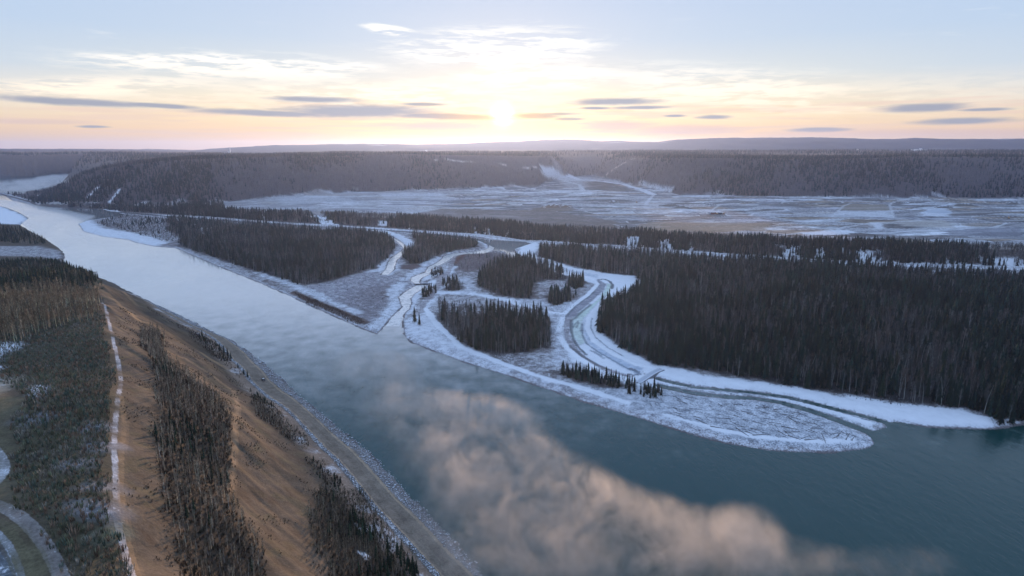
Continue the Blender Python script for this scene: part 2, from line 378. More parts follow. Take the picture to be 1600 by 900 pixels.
def hit(pts):
    p = np.array(pts, float); a, b, c = ray(p[:, 0], p[:, 1])
    h = np.hypot(a, b); a, b, c = a / h, b / h, c / h
    ts = 70 * 1.006 ** np.arange(900)
    tt = ts[None, :] * np.ones((len(p), 1))
    Z = terrain((a[:, None] * tt).ravel(), (b[:, None] * tt).ravel()).reshape(tt.shape)
    below = (HC + c[:, None] * tt) < Z
    i = np.argmax(below, 1); i = np.where(below.any(1), np.maximum(i, 1), len(ts) - 1)
    r_ = np.arange(len(p)); g1 = HC + c * ts[i - 1] - Z[r_, i - 1]; g2 = HC + c * ts[i] - Z[r_, i]
    f = np.clip(g1 / np.where(np.abs(g1 - g2) < 1e-6, 1, g1 - g2), 0, 1); t = ts[i - 1] + (ts[i] - ts[i - 1]) * f
    return np.stack([a * t, b * t], 1)

# ------------------------------------------------------------------ helpers that make objects
COL = scene.collection
def tag(o, label=None, cat=None, group=None, kind=None):
    for k, v in (('label', label), ('category', cat), ('group', group), ('kind', kind)):
        if v: o[k] = v
    return o
def mesh_np(name, V, F, mat=None, parent=None, smooth=False, attrs=None):
    """V (n,3); F (m,k) faces, all of k corners; one linked mesh object"""
    V = np.ascontiguousarray(V, np.float32); F = np.ascontiguousarray(F, np.int32)
    me = bpy.data.meshes.new(name); k = F.shape[1]
    me.vertices.add(len(V)); me.vertices.foreach_set('co', V.ravel())
    me.loops.add(F.size); me.loops.foreach_set('vertex_index', F.ravel())
    me.polygons.add(len(F)); me.polygons.foreach_set('loop_start', np.arange(0, F.size, k, dtype=np.int32))
    me.polygons.foreach_set('loop_total', np.full(len(F), k, np.int32))
    if smooth: me.polygons.foreach_set('use_smooth', np.ones(len(F), bool))
    for an, (typ, arr) in (attrs or {}).items():
        a = me.attributes.new(an, typ, 'POINT')
        if typ == 'FLOAT_COLOR':
            c4 = np.ones((len(V), 4), np.float32); c4[:, :3] = arr; a.data.foreach_set('color', c4.ravel())
        else: a.data.foreach_set('value', np.asarray(arr, np.float32))
    me.update(calc_edges=True)
    if mat: me.materials.append(mat)
    o = bpy.data.objects.new(name, me); COL.objects.link(o)
    if parent: o.parent = parent
    return o
def material(name):
    m = bpy.data.materials.new(name); m.use_nodes = True; X.nt = m.node_tree; X.nt.nodes.clear()
    b = node('ShaderNodeBsdfPrincipled'); o = node('ShaderNodeOutputMaterial'); link(b.outputs[0], o.inputs[0])
    return m, b
def attr(name, sock='Color'):
    n = node('ShaderNodeAttribute'); n.attribute_name = name; return n.outputs[sock]
def bump(h, strength=.5, dist=1.0):
    n = node('ShaderNodeBump'); n.inputs['Strength'].default_value = strength; n.inputs['Distance'].default_value = dist
    link(h, n.inputs['Height']); return n.outputs[0]

# ------------------------------------------------------------------ ground colours, painted from outlines on the ground
C_SNOW = (.70, .73, .78); C_FROST = (.34, .345, .37); C_MAUVE = (.20, .185, .20); C_BROWN = (.16, .105, .06); C_DARK = (.055, .045, .035)
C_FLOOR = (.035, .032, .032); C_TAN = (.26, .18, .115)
road_px = [(205, 462), (228, 474), (272, 502), (300, 512), (325, 520), (347, 532), (366, 548), (383, 565), (405, 590), (430, 612), (480, 655), (530, 700), (577, 750), (620, 800), (670, 850), (718, 900)]
road_c = smooth(np.vstack([UP(road_px, 4.5), [(10, 190), (48, 145), (130, 10)]]), 2)
far_road = smooth(UP([(150, 325.5), (175, 327), (185, 331), (240, 334.5), (300, 337.5), (400, 345), (480, 350), (560, 354), (660, 360.5), (757, 368.5), (828, 376), (860, 379), (1000, 388), (1060, 393),
                      (1200, 403), (1330, 410.5), (1440, 414.5), (1600, 419), (1900, 428)], 3.5), 1)
trail = smooth(hit([(160, 474), (166, 486), (172, 510), (177, 530), (181, 550), (187, 575), (189, 600), (184, 625), (181, 650), (179, 675), (178, 700), (180, 725), (181, 750), (182, 780), (185, 820)]), 1)
trail2 = smooth(hit([(185, 820), (192, 850), (200, 880), (208, 905)]), 1)
rim_px = [(168, 458), (190, 478), (205, 492), (225, 505), (275, 525), (310, 548), (330, 562), (375, 590), (420, 622), (455, 655), (500, 700), (528, 735)]
def ground_paint(x, y, z, w, L, flood):
    n = len(x); r = np.hypot(x, y); az = np.arctan2(x, y)
    col = np.zeros((n, 3)); frost = np.zeros(n); gloss = np.zeros(n)
    fb = fbm(x, y, 60, 4, 41); fs = fbm(x, y, 12, 4, 51); fl = fbm(x, y, 260, 4, 61)
    def mix(m, c, f=None):
        nonlocal col, frost
        m = np.clip(m, 0, 1); col = col + (np.asarray(c) - col) * m[:, None]
        if f is not None: frost = frost + (f - frost) * m
    def poly(P, c, f=None, fe=4.0, wob=3.0, a=1.0, neg=0):
        d = sdist(x, y, P, 90) + wob * (fs + .6 * fb) - neg; mix(a * ss(-fe, fe, d), c, f); return d
    def line(P, c, wd, f=None, fe=1.5, a=1.0, wob=0.0):
        d = ldist(x, y, P, 60) + wob * fs; mix(a * (1 - ss(wd - fe, wd + fe, d)), c, f)
    # --- everything beyond the flood plain
    mix(np.ones(n), (.085, .072, .075), .10)
    r1, r2, r3 = lay_r(az, 1), lay_r(az, 2), lay_r(az, 3)
    plate = ss(0.9, 1.15, (r - r2) / np.maximum(r3 - r2, 1))
    mix(plate * .8, (.115, .088, .07), .10); mix(plate * ss(.1, .5, fbm(x, y, 900, 4, 72)) * .5, (.20, .15, .10), .2)
    mix(ss(7000, 9000, r), (.04, .042, .055), .06); mix(ss(8000, 9000, r) * ss(.48, .60, fbm(x * .35, y, 420, 4, 73)) * .6, C_FROST, .4)
    # --- terrace with the earthworks
    k = (r > r1 - 5) & (r < r2 + 260) & ~L
    if k.any():
        xx, yy = x[k], y[k]
        rg = np.random.default_rng(5); th = .18
        u = xx * math.cos(th) + yy * math.sin(th); v = -xx * math.sin(th) + yy * math.cos(th)
        u = u + 14 * fbm(xx, yy, 90, 3, 81); v = v + 22 * fbm(xx, yy, 140, 3, 82)
        ns = 1300; su = rg.uniform(-1500, 3000, ns); sv = rg.uniform(900, 2700, ns)
        d1 = np.full(u.shape, 1e9); d2 = d1.copy(); idx = np.zeros(u.shape, int)
        for i in range(ns):
            d = np.hypot((u - su[i]) * .40, v - sv[i]); b = d < d1
            d2 = np.where(b, d1, np.minimum(d2, d)); idx[b] = i; d1 = np.minimum(d1, d)
        pal = np.array([(.52, .53, .55), (.27, .265, .28), (.16, .15, .15), (.25, .205, .165), (.40, .41, .44), (.20, .195, .205), (.13, .12, .12), (.33, .33, .36)])
        pc = pal[rg.choice(8, ns, p=[.12, .15, .14, .18, .09, .13, .12, .07])]; pf = rg.uniform(.05, .6, ns)
        edge = 1 - ss(1.5, 5, d2 - d1)
        tint = fbm(xx * .3, yy, 30, 4, 83)[:, None]; mound = ss(.15, .5, fbm(xx * .5, yy, 45, 4, 84))
        c_ = pc[idx] * np.clip(1 + .6 * tint + .9 * fbm(u * .4, v, 9, 3, 87)[:, None], .3, 1.7); c_ = c_ + (np.array((.13, .115, .11)) - c_) * (mound * .75)[:, None]
        c_ = c_ + (np.where((idx % 3 == 0)[:, None], (.62, .63, .66), (.12, .11, .11)) - c_) * (edge * .8)[:, None]
        nearedge = ss(0, 130, r[k] - r1[k] - 20 * fs[k]); 
        c_ = c_ * nearedge[:, None] + np.array((.20, .165, .14)) * (1 - nearedge)[:, None]
        west = ss(.02, -.12, az[k])[:, None] if False else ss(-.05, -.2, az[k])[:, None]
        c_ = c_ + (np.array((.36, .36, .38)) - c_) * west * .5
        strk = ss(.12, .4, fbm(u * .12, v * 1.0, 22, 4, 88))[:, None]; c_ = c_ + (np.array((.50, .50, .52)) - c_) * strk * .45
        m = ss(-8, 8, r[k] - r1[k]) * ss(14, -14, r[k] - r2[k] + 60 * fb[k])
        cc = col[k]; col[k] = cc + (c_ - cc) * m[:, None]; ff = frost[k]; frost[k] = ff + (pf[idx] * .8 - ff) * m
    T22 = 22
    def pt(pts, c, f=None, fe=7, a=.8): poly(UP(pts, T22), c, f, fe, 14, a)
    pt([(1316, 319), (1384, 320), (1390, 330), (1312, 329)], (.26, .215, .165), .1)
    pt([(1310, 331), (1390, 331), (1396, 342), (1306, 336)], (.56, .57, .60), .5)
    pt([(1245, 365), (1325, 361), (1340, 367), (1300, 370), (1250, 368)], (.64, .65, .68), .7)
    pt([(1360, 350), (1380, 349), (1385, 358), (1362, 361)], (.58, .59, .62), .6)
    pt([(1445, 327), (1475, 326), (1488, 340), (1440, 339)], (.52, .54, .60), .6)
    pt([(1475, 362), (1600, 356), (1600, 372), (1480, 372)], (.20, .20, .23), .25)
    pt([(1400, 344), (1480, 346), (1490, 358), (1405, 355)], (.40, .37, .34), .3)
    pt([(590, 302), (690, 301), (700, 309), (600, 310)], (.50, .51, .54), .5, a=.5)
    pt([(430, 309), (520, 305), (560, 314), (440, 320)], (.42, .43, .46), .5, a=.5)
    pt([(835, 325), (895, 321), (900, 330), (830, 331)], (.19, .15, .12), .1)
    pt([(1010, 347), (1200, 349), (1200, 362), (985, 360)], (.25, .20, .15), .15)
    pt([(690, 326), (860, 330), (960, 345), (960, 360), (800, 352), (640, 336)], (.18, .14, .12), .12, a=.8)
    pt([(912, 288), (940, 284), (1000, 300), (960, 300), (915, 298)], (.085, .07, .062), .05)
    for l_, wd in (([(1022, 304), (1014, 313), (1008, 320), (1060, 326), (1110, 330), (1200, 335)], 5), ([(880, 284), (905, 290), (912, 300), (850, 297)], 9), ([(1104, 334), (1125, 320), (1200, 322)], 3),
                   ([(1300, 340), (1318, 322), (1330, 318)], 2.5), ([(1390, 320), (1396, 342), (1440, 347), (1500, 352)], 2.5), ([(1200, 371), (1290, 362), (1350, 352), (1440, 346)], 5)):
        line(UP(l_, T22), (.50, .49, .50), wd, .5, 3, .75, 2)
    # frosty gullies, cut slopes on the hill sides
    for pts, wd, cc in (([(848, 265), (868, 269), (892, 275), (905, 281), (925, 282), (945, 284), (975, 288), (1005, 297), (1020, 304)], 17, (.50, .50, .53)),
                    ([(800, 258), (825, 262), (845, 268), (870, 277), (888, 283)], 7, (.34, .31, .30)), ([(933, 276), (955, 267), (980, 253), (996, 247)], 7, (.22, .18, .15)), ([(1000, 284), (1030, 293), (1050, 297)], 7, (.40, .40, .42)),
                    ([(845, 291), (880, 287), (905, 285)], 6, (.45, .44, .46)), ([(680, 250), (700, 249), (735, 252), (790, 258)], 5, (.28, .25, .24))):
        line(hit(pts), cc, wd, .5, 5, 1, 5)
    k = sdist(x, y, UP([(860, 266), (905, 270), (925, 280), (890, 284)], 60), 90)
    mix(.6 * ss(-20, 20, k), (.30, .28, .28), .5)
    for pts in ([(137, 308), (148, 298), (152, 294)], [(172, 318), (180, 305), (186, 297)], [(118, 278), (126, 272)], [(60, 307), (62, 303)]):
        line(hit(pts), (.50, .50, .54), 5, .7, 3, 1, 4)
    footp = (1 - ss(20, 130, r - lay_r(az, 0) + 60 * fb)) * ss(-.50, -.56, az) * (r > lay_r(az, 0))
    mix(footp * .9, (.33, .30, .28), .55)
    # clay faces in the bank above the road
    emb = ss(-4, 4, r - lay_r(az, 0)) * ss(6, -6, r - r1)
    mix(emb, (.09, .075, .068), .25)
    for a_, hw, lo, hi in ((600, 7, .25, .7), (640, 0, 0, 1), (745, 4, .2, .7), (760, 8, .2, .9), (792, 8, .1, .9), (990, 14, .25, .95), (1042, 12, .2, .9), (1080, 4, .1, .7), (1238, 20, .25, 1.0), (1283, 12, .2, .85), (1355, 24, .15, .95),
                           (1306, 5, .2, .7), (1500, 14, .1, .5), (1580, 26, .2, .6), (505, 12, -.1, 1.05), (415, 2, .2, .8), (362, 3, .2, .7)):
        a0 = math.atan2(*[q.item() for q in U(a_, 375)]); wd = max(hw, 1) / 950.0
        t = (r - lay_r(az, 0)) / 62.0
        mm = (1 - ss(.45, 1.0, np.abs((az - a0) / wd + (t - .5) * (2.0 if a_ == 505 else .25)) + 1.6 * fs + .5 * fbm(x, y, 5, 2, 9))) * ss(lo - .1, lo + .1, t) * ss(hi * .85 + .1, hi * .85 - .1, t)
        mix(mm, (.66, .67, .70), .85)
    # --- flood plain
    fl_ = flood & ~L
    mix(fl_ * 1.0, (.185, .165, .165), .46)
    mix(fl_ * ss(-.1, .5, fb + .4 * fs) * .55, (.13, .105, .10), .3)
    F = fl_
    if F.any():
        # forest floors
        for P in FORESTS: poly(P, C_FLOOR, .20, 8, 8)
        poly(UP([(475, 452), (525, 441), (575, 426), (605, 429), (640, 437), (645, 448), (618, 472), (600, 500), (580, 516), (540, 490), (500, 470)]), (.235, .215, .235), .42, 8, 8)
        poly(UP([(540, 470), (590, 445), (622, 450), (612, 470), (585, 500), (560, 500)]), C_MAUVE, .25, 20, 18, .8)
        poly(UP([(598, 460), (618, 455), (616, 468), (600, 470)]), (.10, .065, .05), .15, 8, 6, .8)
        poly(UP(zA([(760, 340), (900, 310), (1130, 300), (1230, 330), (1100, 400), (900, 460), (800, 440)])), (.13, .105, .11), .2, 12, 12, .9)
        poly(UP(zA([(340, 405), (480, 400), (560, 420), (440, 445), (350, 440)])), (.11, .08, .08), .2, 6, 6)
        poly(UP(zA([(765, 400), (810, 340), (870, 315), (900, 320), (840, 370), (800, 405)])), (.12, .06, .05), .15, 4, 3)
        # snow and frost bands
        for l_, wd, fz in ((zA([(90, 105), (200, 118), (280, 145), (380, 190), (450, 240)]), 16, .85), (zA([(340, 290), (230, 380), (190, 440), (110, 460)]), 9, .75), (zA([(320, 400), (310, 440), (240, 485)]), 9, .7),
                       (zA([(1000, 190), (1080, 225), (1100, 262), (1000, 285), (800, 305)]), 12, .75), (zA([(640, 540), (560, 600), (470, 650), (450, 720), (400, 800)]), 8, .9), (zA([(680, 340), (560, 400), (500, 450), (380, 530)]), 8, .7),
                       (zA([(350, 560), (280, 640), (330, 700), (250, 830), (160, 920)]), 11, .75), (zA([(620, 430), (620, 480), (560, 520)]), 10, .8), (zA([(640, 640), (900, 640), (1150, 680), (1400, 740), (1600, 770)]), 9, .95),
                       (zA([(860, 520), (930, 570), (900, 640)]), 10, .6), (zA([(780, 420), (740, 500), (690, 580), (600, 680), (540, 770), (560, 860), (640, 960)]), 8, .8)):
            line(UP(l_), (.42, .43, .47), wd * .8, fz * .85, 5, .8, 7)
        for l_ in (zA([(800, 330), (770, 420), (700, 560), (620, 640), (540, 740), (520, 830)]), zA([(700, 480), (640, 600), (600, 690)])):
            line(UP(l_), (.27, .24, .25), 3.5, .35, 1.5, .8, 1)
        poly(UP([(630, 502), (645, 498), (670, 490), (690, 525), (740, 552), (800, 580), (780, 588), (700, 560), (650, 538), (630, 522)]), (.36, .36, .40), .62, 6, 5)
        poly(UP([(800, 470), (850, 470), (860, 480), (905, 470), (900, 490), (880, 510), (885, 550), (900, 580), (860, 572), (865, 545), (862, 500)]), (.27, .26, .29), .55, 6, 6)
        # right channel: snow fields and the frozen bed
        fl_poly = UP([(812, 385), (840, 379), (838, 402), (868, 412), (905, 422), (950, 430), (990, 434), (1001, 441), (992, 455), (968, 466), (946, 478), (934, 490), (933, 508), (938, 526), (962, 543), (987, 557), (1025, 574), (1075, 583),
                      (1130, 594), (1200, 604), (1300, 622), (1400, 637), (1500, 645), (1548, 656), (1560, 672), (1384, 662), (1321, 645), (1265, 631), (1209, 620), (1152, 614), (1085, 607), (1030, 612), (980, 604), (940, 590), (900, 568), (882, 540),
                      (878, 512), (890, 492), (920, 465), (936, 448), (905, 436), (870, 428), (840, 414), (808, 402)])
        poly(fl_poly, (.60, .63, .70), .86, 5, 7)
        def q(l_, cc, fz, fe=1.5, wob=1.0, a=1.0): poly(UP(l_), cc, fz, fe, wob, a)
        q(zB([(0, 190), (200, 262), (420, 330), (690, 375), (690, 420), (500, 375), (300, 320), (100, 250), (0, 215)]), (.42, .50, .60), .55, 3, 2)
        q(zB([(640, 440), (700, 428), (780, 480), (770, 540), (600, 700), (480, 800), (400, 905), (300, 905), (340, 800), (520, 660), (620, 580), (670, 500)]), (.27, .27, .31), .35)
        q(zC([(150, -10), (250, -10), (215, 60), (205, 150), (240, 240), (300, 330), (400, 420), (520, 500), (700, 560), (900, 620), (800, 620), (560, 560), (400, 470), (250, 370), (160, 260), (130, 150), (130, 60)]), (.30, .28, .30), .40)
        q(zB([(790, 470), (840, 480), (845, 520), (820, 570), (750, 640), (640, 740), (560, 830), (520, 905), (410, 905), (480, 800), (600, 720), (700, 640), (760, 540)]), (.56, .66, .60), .25)
        q(zC([(240, -10), (340, -10), (330, 60), (325, 130), (370, 260), (300, 290), (240, 210), (215, 130), (225, 60)]), (.58, .66, .62), .3)
        q(zC([(350, -10), (400, -10), (395, 80), (430, 200), (560, 320), (800, 440), (1000, 520), (900, 600), (700, 480), (500, 370), (380, 260), (330, 120)]), (.47, .55, .66), .45, 3, 2)
        dk = (.085, .10, .11)
        for l_, wd, a in ((zB([(690, 428), (760, 425), (820, 450), (850, 490), (840, 530)]), 1.8, .85), (zB([(610, 720), (500, 800), (420, 880)]), 1.2, .6), (zC([(218, 20), (214, 120), (240, 225), (280, 290), (370, 380)]), 1.0, .8), (zC([(330, 60), (330, 170), (380, 270), (520, 370), (700, 470), (830, 545)]), .8, .55),
                          (zC([(430, 0), (420, 100), (470, 200), (600, 310), (760, 400)]), .7, .5), (zC([(235, 100), (260, 60), (290, 30), (290, 60), (265, 100)]), .6, .6), (zC([(420, 340), (480, 370), (550, 420)]), 1.5, .5), (zC([(200, 290), (330, 400), (500, 500), (600, 540)]), 1.2, .6),
                          (zC([(820, 530), (880, 550), (930, 590), (870, 600), (820, 590)]), 1.5, .6), (zB([(300, 880), (420, 740), (560, 640), (650, 560)]), 1.0, .5), (zB([(380, 905), (460, 830), (600, 715)]), .9, .5)):
            line(UP(l_), dk, wd, 0, .6, a, .6)
        for l_ in (zC([(80, 130), (110, 60), (130, -10)]), zC([(100, 200), (170, 310), (300, 420), (450, 520)]), zB([(130, 800), (300, 820), (400, 730), (560, 610), (680, 480), (650, 440), (560, 400)]), zC([(400, -10), (380, 100), (450, 240), (640, 370), (900, 490), (1080, 520)]),
                   zC([(470, 130), (560, 240), (800, 380), (1000, 470)])):
            line(UP(l_), (.72, .75, .80), 2.2, 1.0, 1.2, .9, .6)
        # lower reach between the dark open leads
        q(zD([(0, 165), (200, 212), (600, 247), (850, 282), (1000, 320), (1250, 385), (1420, 440), (1530, 466), (1505, 500), (1420, 512), (1200, 420), (1000, 350), (800, 295), (600, 265), (400, 255), (180, 225), (0, 190)]), (.50, .58, .66), .55, 1, 2)
        line(UP(zD([(20, 180), (120, 205), (400, 245), (700, 285), (850, 300), (1050, 350), (1250, 405), (1420, 470)])), (.70, .73, .79), 2.6, 1.0, 1, .9, 1.2)
        line(UP(zD([(60, 200), (300, 232), (600, 255), (900, 290)])), (.20, .28, .32), .9, .1, .6, .7, 1.0)
        line(UP(zD([(900, 290), (1100, 345), (1400, 440)])), (.20, .28, .32), 1.0, .1, .6, .7, 1.0)
        q(zD([(1420, 470), (1520, 455), (1535, 480), (1500, 500), (1430, 500)]), (.40, .42, .45), .35, 1)
        q(zD([(1250, 270), (1600, 330), (1800, 350), (2100, 420), (2220, 490), (1800, 470), (1560, 440), (1300, 350)]), (.66, .68, .73), .80, 3, 2, .8)
        # the log bar
        bar = UP(zC([(1180, 700)]) + zD([(0, 215), (200, 262), (400, 290), (600, 300), (800, 330), (1000, 385), (1200, 455), (1400, 560), (1465, 605), (1400, 632), (1100, 640), (800, 625), (500, 580), (300, 520), (0, 440)]) + [(980, 640), (900, 612), (870, 596), (940, 612)])
        poly(bar, (.28, .30, .34), .50, 3, 3)
        line(UP(zD([(0, 415), (200, 470), (400, 520), (600, 560), (850, 585), (1100, 595), (1300, 590)])), (.66, .68, .73), 2.5, .95, 1.5, .8, 2)
        line(UP([(640, 531), (690, 548), (750, 567), (830, 593), (900, 614), (980, 641), (1060, 664)] + zD([(200, 500)])), (.36, .36, .40), 6, .55, 5, .7, 9)
        line(UP(zA([(560, 770), (620, 860), (680, 930)]) + [(720, 545), (780, 570), (860, 598), (900, 608), (980, 633)]), (.60, .61, .66), 3, .9, 1.5, .8, 2)
        line(UP([(400, 428), (440, 441), (480, 456), (520, 475), (560, 492)]), (.40, .41, .44), 6, .6, 5, .75, 7)
        line(UP([(458, 459), (490, 473), (530, 488), (572, 507)]), (.09, .06, .05), 4, .1, 3, .9, 3)
        line(UP([(300, 345), (318, 352), (330, 362)]), (.60, .61, .65), 16, .85, 6, .9, 8)
        line(UP([(275, 344), (300, 347), (320, 357), (326, 366)]), (.60, .61, .65), 14, .85, 6, .9, 8)
        poly(UP([(118, 344), (140, 345), (160, 358), (200, 364), (240, 372), (262, 380), (235, 388), (160, 374), (126, 364)]), (.40, .40, .43), .66, 10, 8)
        line(UP([(1085, 405), (1120, 406), (1170, 412)]), (.6, .62, .66), 6, .9, 3, .9, 4)
        rimw = np.clip(w, 0, 99); mix(F * (1 - ss(3, 7, rimw + fs * 1.5)) * ss(2200, 1400, r) * .55, (.30, .27, .28), .55)
        mix(F * (1 - ss(.4, 1.6, rimw)) * .8, (.10, .09, .09), .1)
    line(far_road, (.40, .40, .42), 9, .7, 3); line(far_road, (.30, .27, .27), 2.5, .3, 1.5, .6)
    # --- near left bank
    if L.any():
        g1 = fbm(x, y, 45, 4, 91); g2 = fbm(x * .55 + y * .83, (x * .83 - y * .55) * .25, 9, 4, 92)
        lm = L * 1.0
        mix(lm, (.080, .064, .050), .03)
        grass = (np.array((.150, .092, .048)))
        mix(lm * ss(-.5, .5, g1 + g2 * .5), (.098, .076, .055), .02)
        mix(lm * ss(.1, .6, g2) * .5, (.075, .052, .033), .02); mix(lm * ss(.05, .4, fbm(x, y, 7, 3, 17)) * .45, (.10, .085, .045), .03); mix(lm * ss(.15, .45, fbm(x * .55 + y * .83, (x * .83 - y * .55) * .22, 4, 3, 19)) * .5, (.065, .042, .028), .02); mix(lm * ss(.2, .5, fbm(x, y, 22, 4, 23)) * .4, (.125, .098, .072), .04)
        up = L & (z > 40)
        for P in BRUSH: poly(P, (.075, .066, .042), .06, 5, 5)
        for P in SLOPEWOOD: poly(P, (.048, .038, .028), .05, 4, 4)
        line(smooth(hit(rim_px), 1), (.25, .165, .088), 1.6, .05, 1.0, .8, .8)
        line(smooth(hit([(a + 6, b - 6) for a, b in rim_px]), 1), (.062, .045, .03), 2.4, .0, 1.8, .8, 1.2)  # dark shade painted alongside the tan track line
        line(smooth(hit([(150, 455), (149, 449), (158, 446), (172, 447), (195, 459), (215, 478)]), 1), (.24, .16, .09), 1.6, .05, 1.0, .8, .5)
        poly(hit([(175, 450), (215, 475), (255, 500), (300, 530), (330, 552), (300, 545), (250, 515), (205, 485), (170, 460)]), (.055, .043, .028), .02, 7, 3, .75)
        line(hit([(252, 545), (290, 560), (330, 585), (365, 610), (372, 635), (367, 670), (364, 730), (362, 770)]), (.24, .165, .10), 1.0, .1, .8, .7, .6)
        line(trail, (.50, .51, .54), .03 + .2 * ss(-.3, .5, fs), .55, .30, .85 * ss(-.7, .4, fbm(x, y, 9, 3, 71)), .3); line(hit([(190, 620), (194, 660), (190, 700), (188, 760), (196, 830), (215, 900)]), (.24, .16, .09), .8, .1, .7, .6, .5)
        line(trail2, (.5, .5, .53), .25, .5, .4, .6, .4)
        line(hit([(150, 842), (172, 836), (188, 828)]), (.14, .15, .11), 3, .2, 2, .7, 1)
        # lower left tracks
        tr = smooth(hit([(-60, 770), (0, 790), (25, 803), (50, 824), (70, 850), (88, 880), (100, 910)]), 2)
        line(tr, (.27, .25, .24), 1.15, .30, .45); line(tr, (.18, .155, .14), 0.35, .1, .3, .7)
        line(smooth(hit([(-20, 690), (0, 712), (6, 728), (3, 745), (-20, 765)]), 1), (.55, .55, .60), 1.2, .6, .5)
        line(smooth(hit([(-30, 820), (0, 835), (18, 860), (30, 890), (34, 905)]), 1), (.42, .44, .5), .5, .5, .4)
        poly(hit([(-60, 835), (0, 850), (18, 875), (26, 905), (-60, 905)]), (.12, .14, .16), .35, 2, 2)
        poly(hit([(0, 815), (35, 830), (60, 870), (70, 905), (38, 905), (20, 860), (0, 838)]), (.13, .115, .07), .12, 2, 2)
        poly(hit([(-30, 540), (0, 536), (30, 535), (37, 540), (18, 550), (5, 562), (0, 580), (-30, 600)]), (.60, .61, .66), .75, 3, 5)
        poly(hit([(-30, 590), (10, 585), (30, 590), (20, 605), (0, 615), (-30, 620)]), (.28, .25, .20), .3, 5, 4)
        poly(hit([(40, 604), (60, 602), (72, 610), (62, 620), (48, 616)]), (.40, .42, .46), .6, 3, 4)
        poly(hit([(-60, 600), (20, 620), (30, 700), (15, 790), (-60, 800)]), (.11, .10, .06), .12, 8, 6, .8)
        for a_, b_ in ((165, 760), (150, 790), (140, 670), (160, 700), (60, 655), (125, 725)):
            p = hit([(a_, b_)])[0]; mix(.7 * (1 - ss(3, 11, np.hypot(x - p[0], y - p[1]) + 6 * fs)) * lm, (.20, .21, .23), .35)
        poly(hit([(-60, 384), (60, 384), (98, 394), (101, 401), (96, 408), (60, 402), (-60, 398)]), (.22, .20, .20), .42, 8, 8)
        poly(UP([(-300, 318), (0, 322), (12, 326), (44, 341), (30, 350), (-300, 350)], 2.5), (.56, .60, .68), .8, 12, 8)
        for pts in ([(555, 818), (580, 824), (590, 832), (570, 832)], [(562, 862), (578, 870), (572, 874)]): poly(hit(pts), (.6, .6, .62), .8, 1, 2)
        # river road: ditch, berms, riprap bank
        k = ldist(x, y, road_c, 60)
        side = sdist(x, y, np.vstack([road_c, [(1500, -600), (1500, 3000), (-300, 3000)]]), 60) > 0     # river side
        d = np.where(side, k, -k) + .3 * fs
        on = L & (k < 40)
        mix(on * ss(-26, -17, d) * ss(-8, -11, d), (.225, .165, .125), .22); mix(on * ss(.05, .4, fs) * ss(-26, -17, d) * ss(-10, -13, d) * .7, (.40, .37, .36), .5)
        mix(on * ss(-10.5, -9.5, d) * ss(-6.2, -7, d), (.10, .10, .10), .45)
        mix(on * ss(-7, -6.2, d) * ss(6.6, 6, d), (.185, .150, .118), .05)
        for c0 in (-3.4, -1.5, 1.5, 3.4): mix(on * (1 - ss(.3, .8, np.abs(d - c0))) * .5, (.235, .195, .155), .04)
        for c0 in (-5.8, 5.4): mix(on * (1 - ss(.4, .9, np.abs(d - c0))) * .9, (.36, .275, .195), .12)
        mix(on * ss(6.2, 7.0, d), (.20, .18, .17), .34)
        mix(on * (1 - ss(.3, 1.2, np.clip(w, 0, 9))) * .8, (.10, .09, .09), .1)
    gloss = ss(.50, .62, col[:, 2]) * flood
    return np.clip(col, 0, 1), np.clip(frost, 0, 1), gloss

# woods, as outlines of where the tree feet stand
F_MAIN = UP([(842, 392), (1000, 402), (1085, 410), (1200, 417), (1440, 430), (1600, 437), (2100, 460), (2300, 640), (1900, 620), (1600, 655), (1560, 661), (1548, 657), (1500, 641), (1400, 634), (1300, 616), (1175, 597), (1125, 590), (1075, 580),
             (1025, 572), (987, 555), (962, 541), (938, 524), (932, 508), (934, 494), (946, 480), (968, 468), (992, 457), (1002, 442), (990, 433), (950, 429), (905, 421), (868, 411), (841, 403)])
F_WEST = UP([(262, 343), (300, 346), (400, 353), (480, 359), (560, 363), (606, 370), (618, 384), (612, 404), (590, 420), (560, 428), (525, 439), (500, 444), (475, 449), (450, 443), (425, 435), (395, 424), (350, 410), (310, 396), (280, 386), (282, 372), (262, 360)])
F_MIDN = UP([(640, 368), (700, 374), (750, 382), (745, 388), (712, 393), (690, 400), (672, 411), (650, 415), (637, 414), (626, 403), (640, 390), (652, 380)])
F_GROVE = UP([(750, 430), (762, 418), (790, 408), (830, 405), (872, 420), (888, 434), (884, 441), (853, 440), (836, 445), (832, 471), (800, 468), (765, 460), (742, 448)])
F_GROVE2 = UP([(856, 462), (890, 460), (892, 470), (872, 480), (856, 477)])
F_GROVE3 = UP([(888, 440), (912, 441), (913, 450), (900, 454), (888, 450)])
F_ISLAND = UP([(682, 492), (715, 494), (800, 497), (856, 502), (861, 548), (800, 557), (775, 560), (725, 541), (700, 521)])
F_SPIT = UP([(869, 585), (895, 583), (930, 590), (985, 606), (1036, 620), (1036, 629), (1000, 622), (940, 606), (885, 594)])
F_SM1 = UP([(690, 445), (712, 440), (722, 448), (722, 457), (700, 458), (690, 455)])
F_SM2 = UP([(673, 428), (690, 424), (694, 430), (676, 437)])
F_SM3 = UP([(660, 460), (680, 450), (688, 455), (668, 470), (660, 468)])
FORESTS = [F_MAIN, F_WEST, F_MIDN, F_GROVE, F_GROVE2, F_GROVE3, F_ISLAND, F_SPIT, F_SM1, F_SM2, F_SM3]
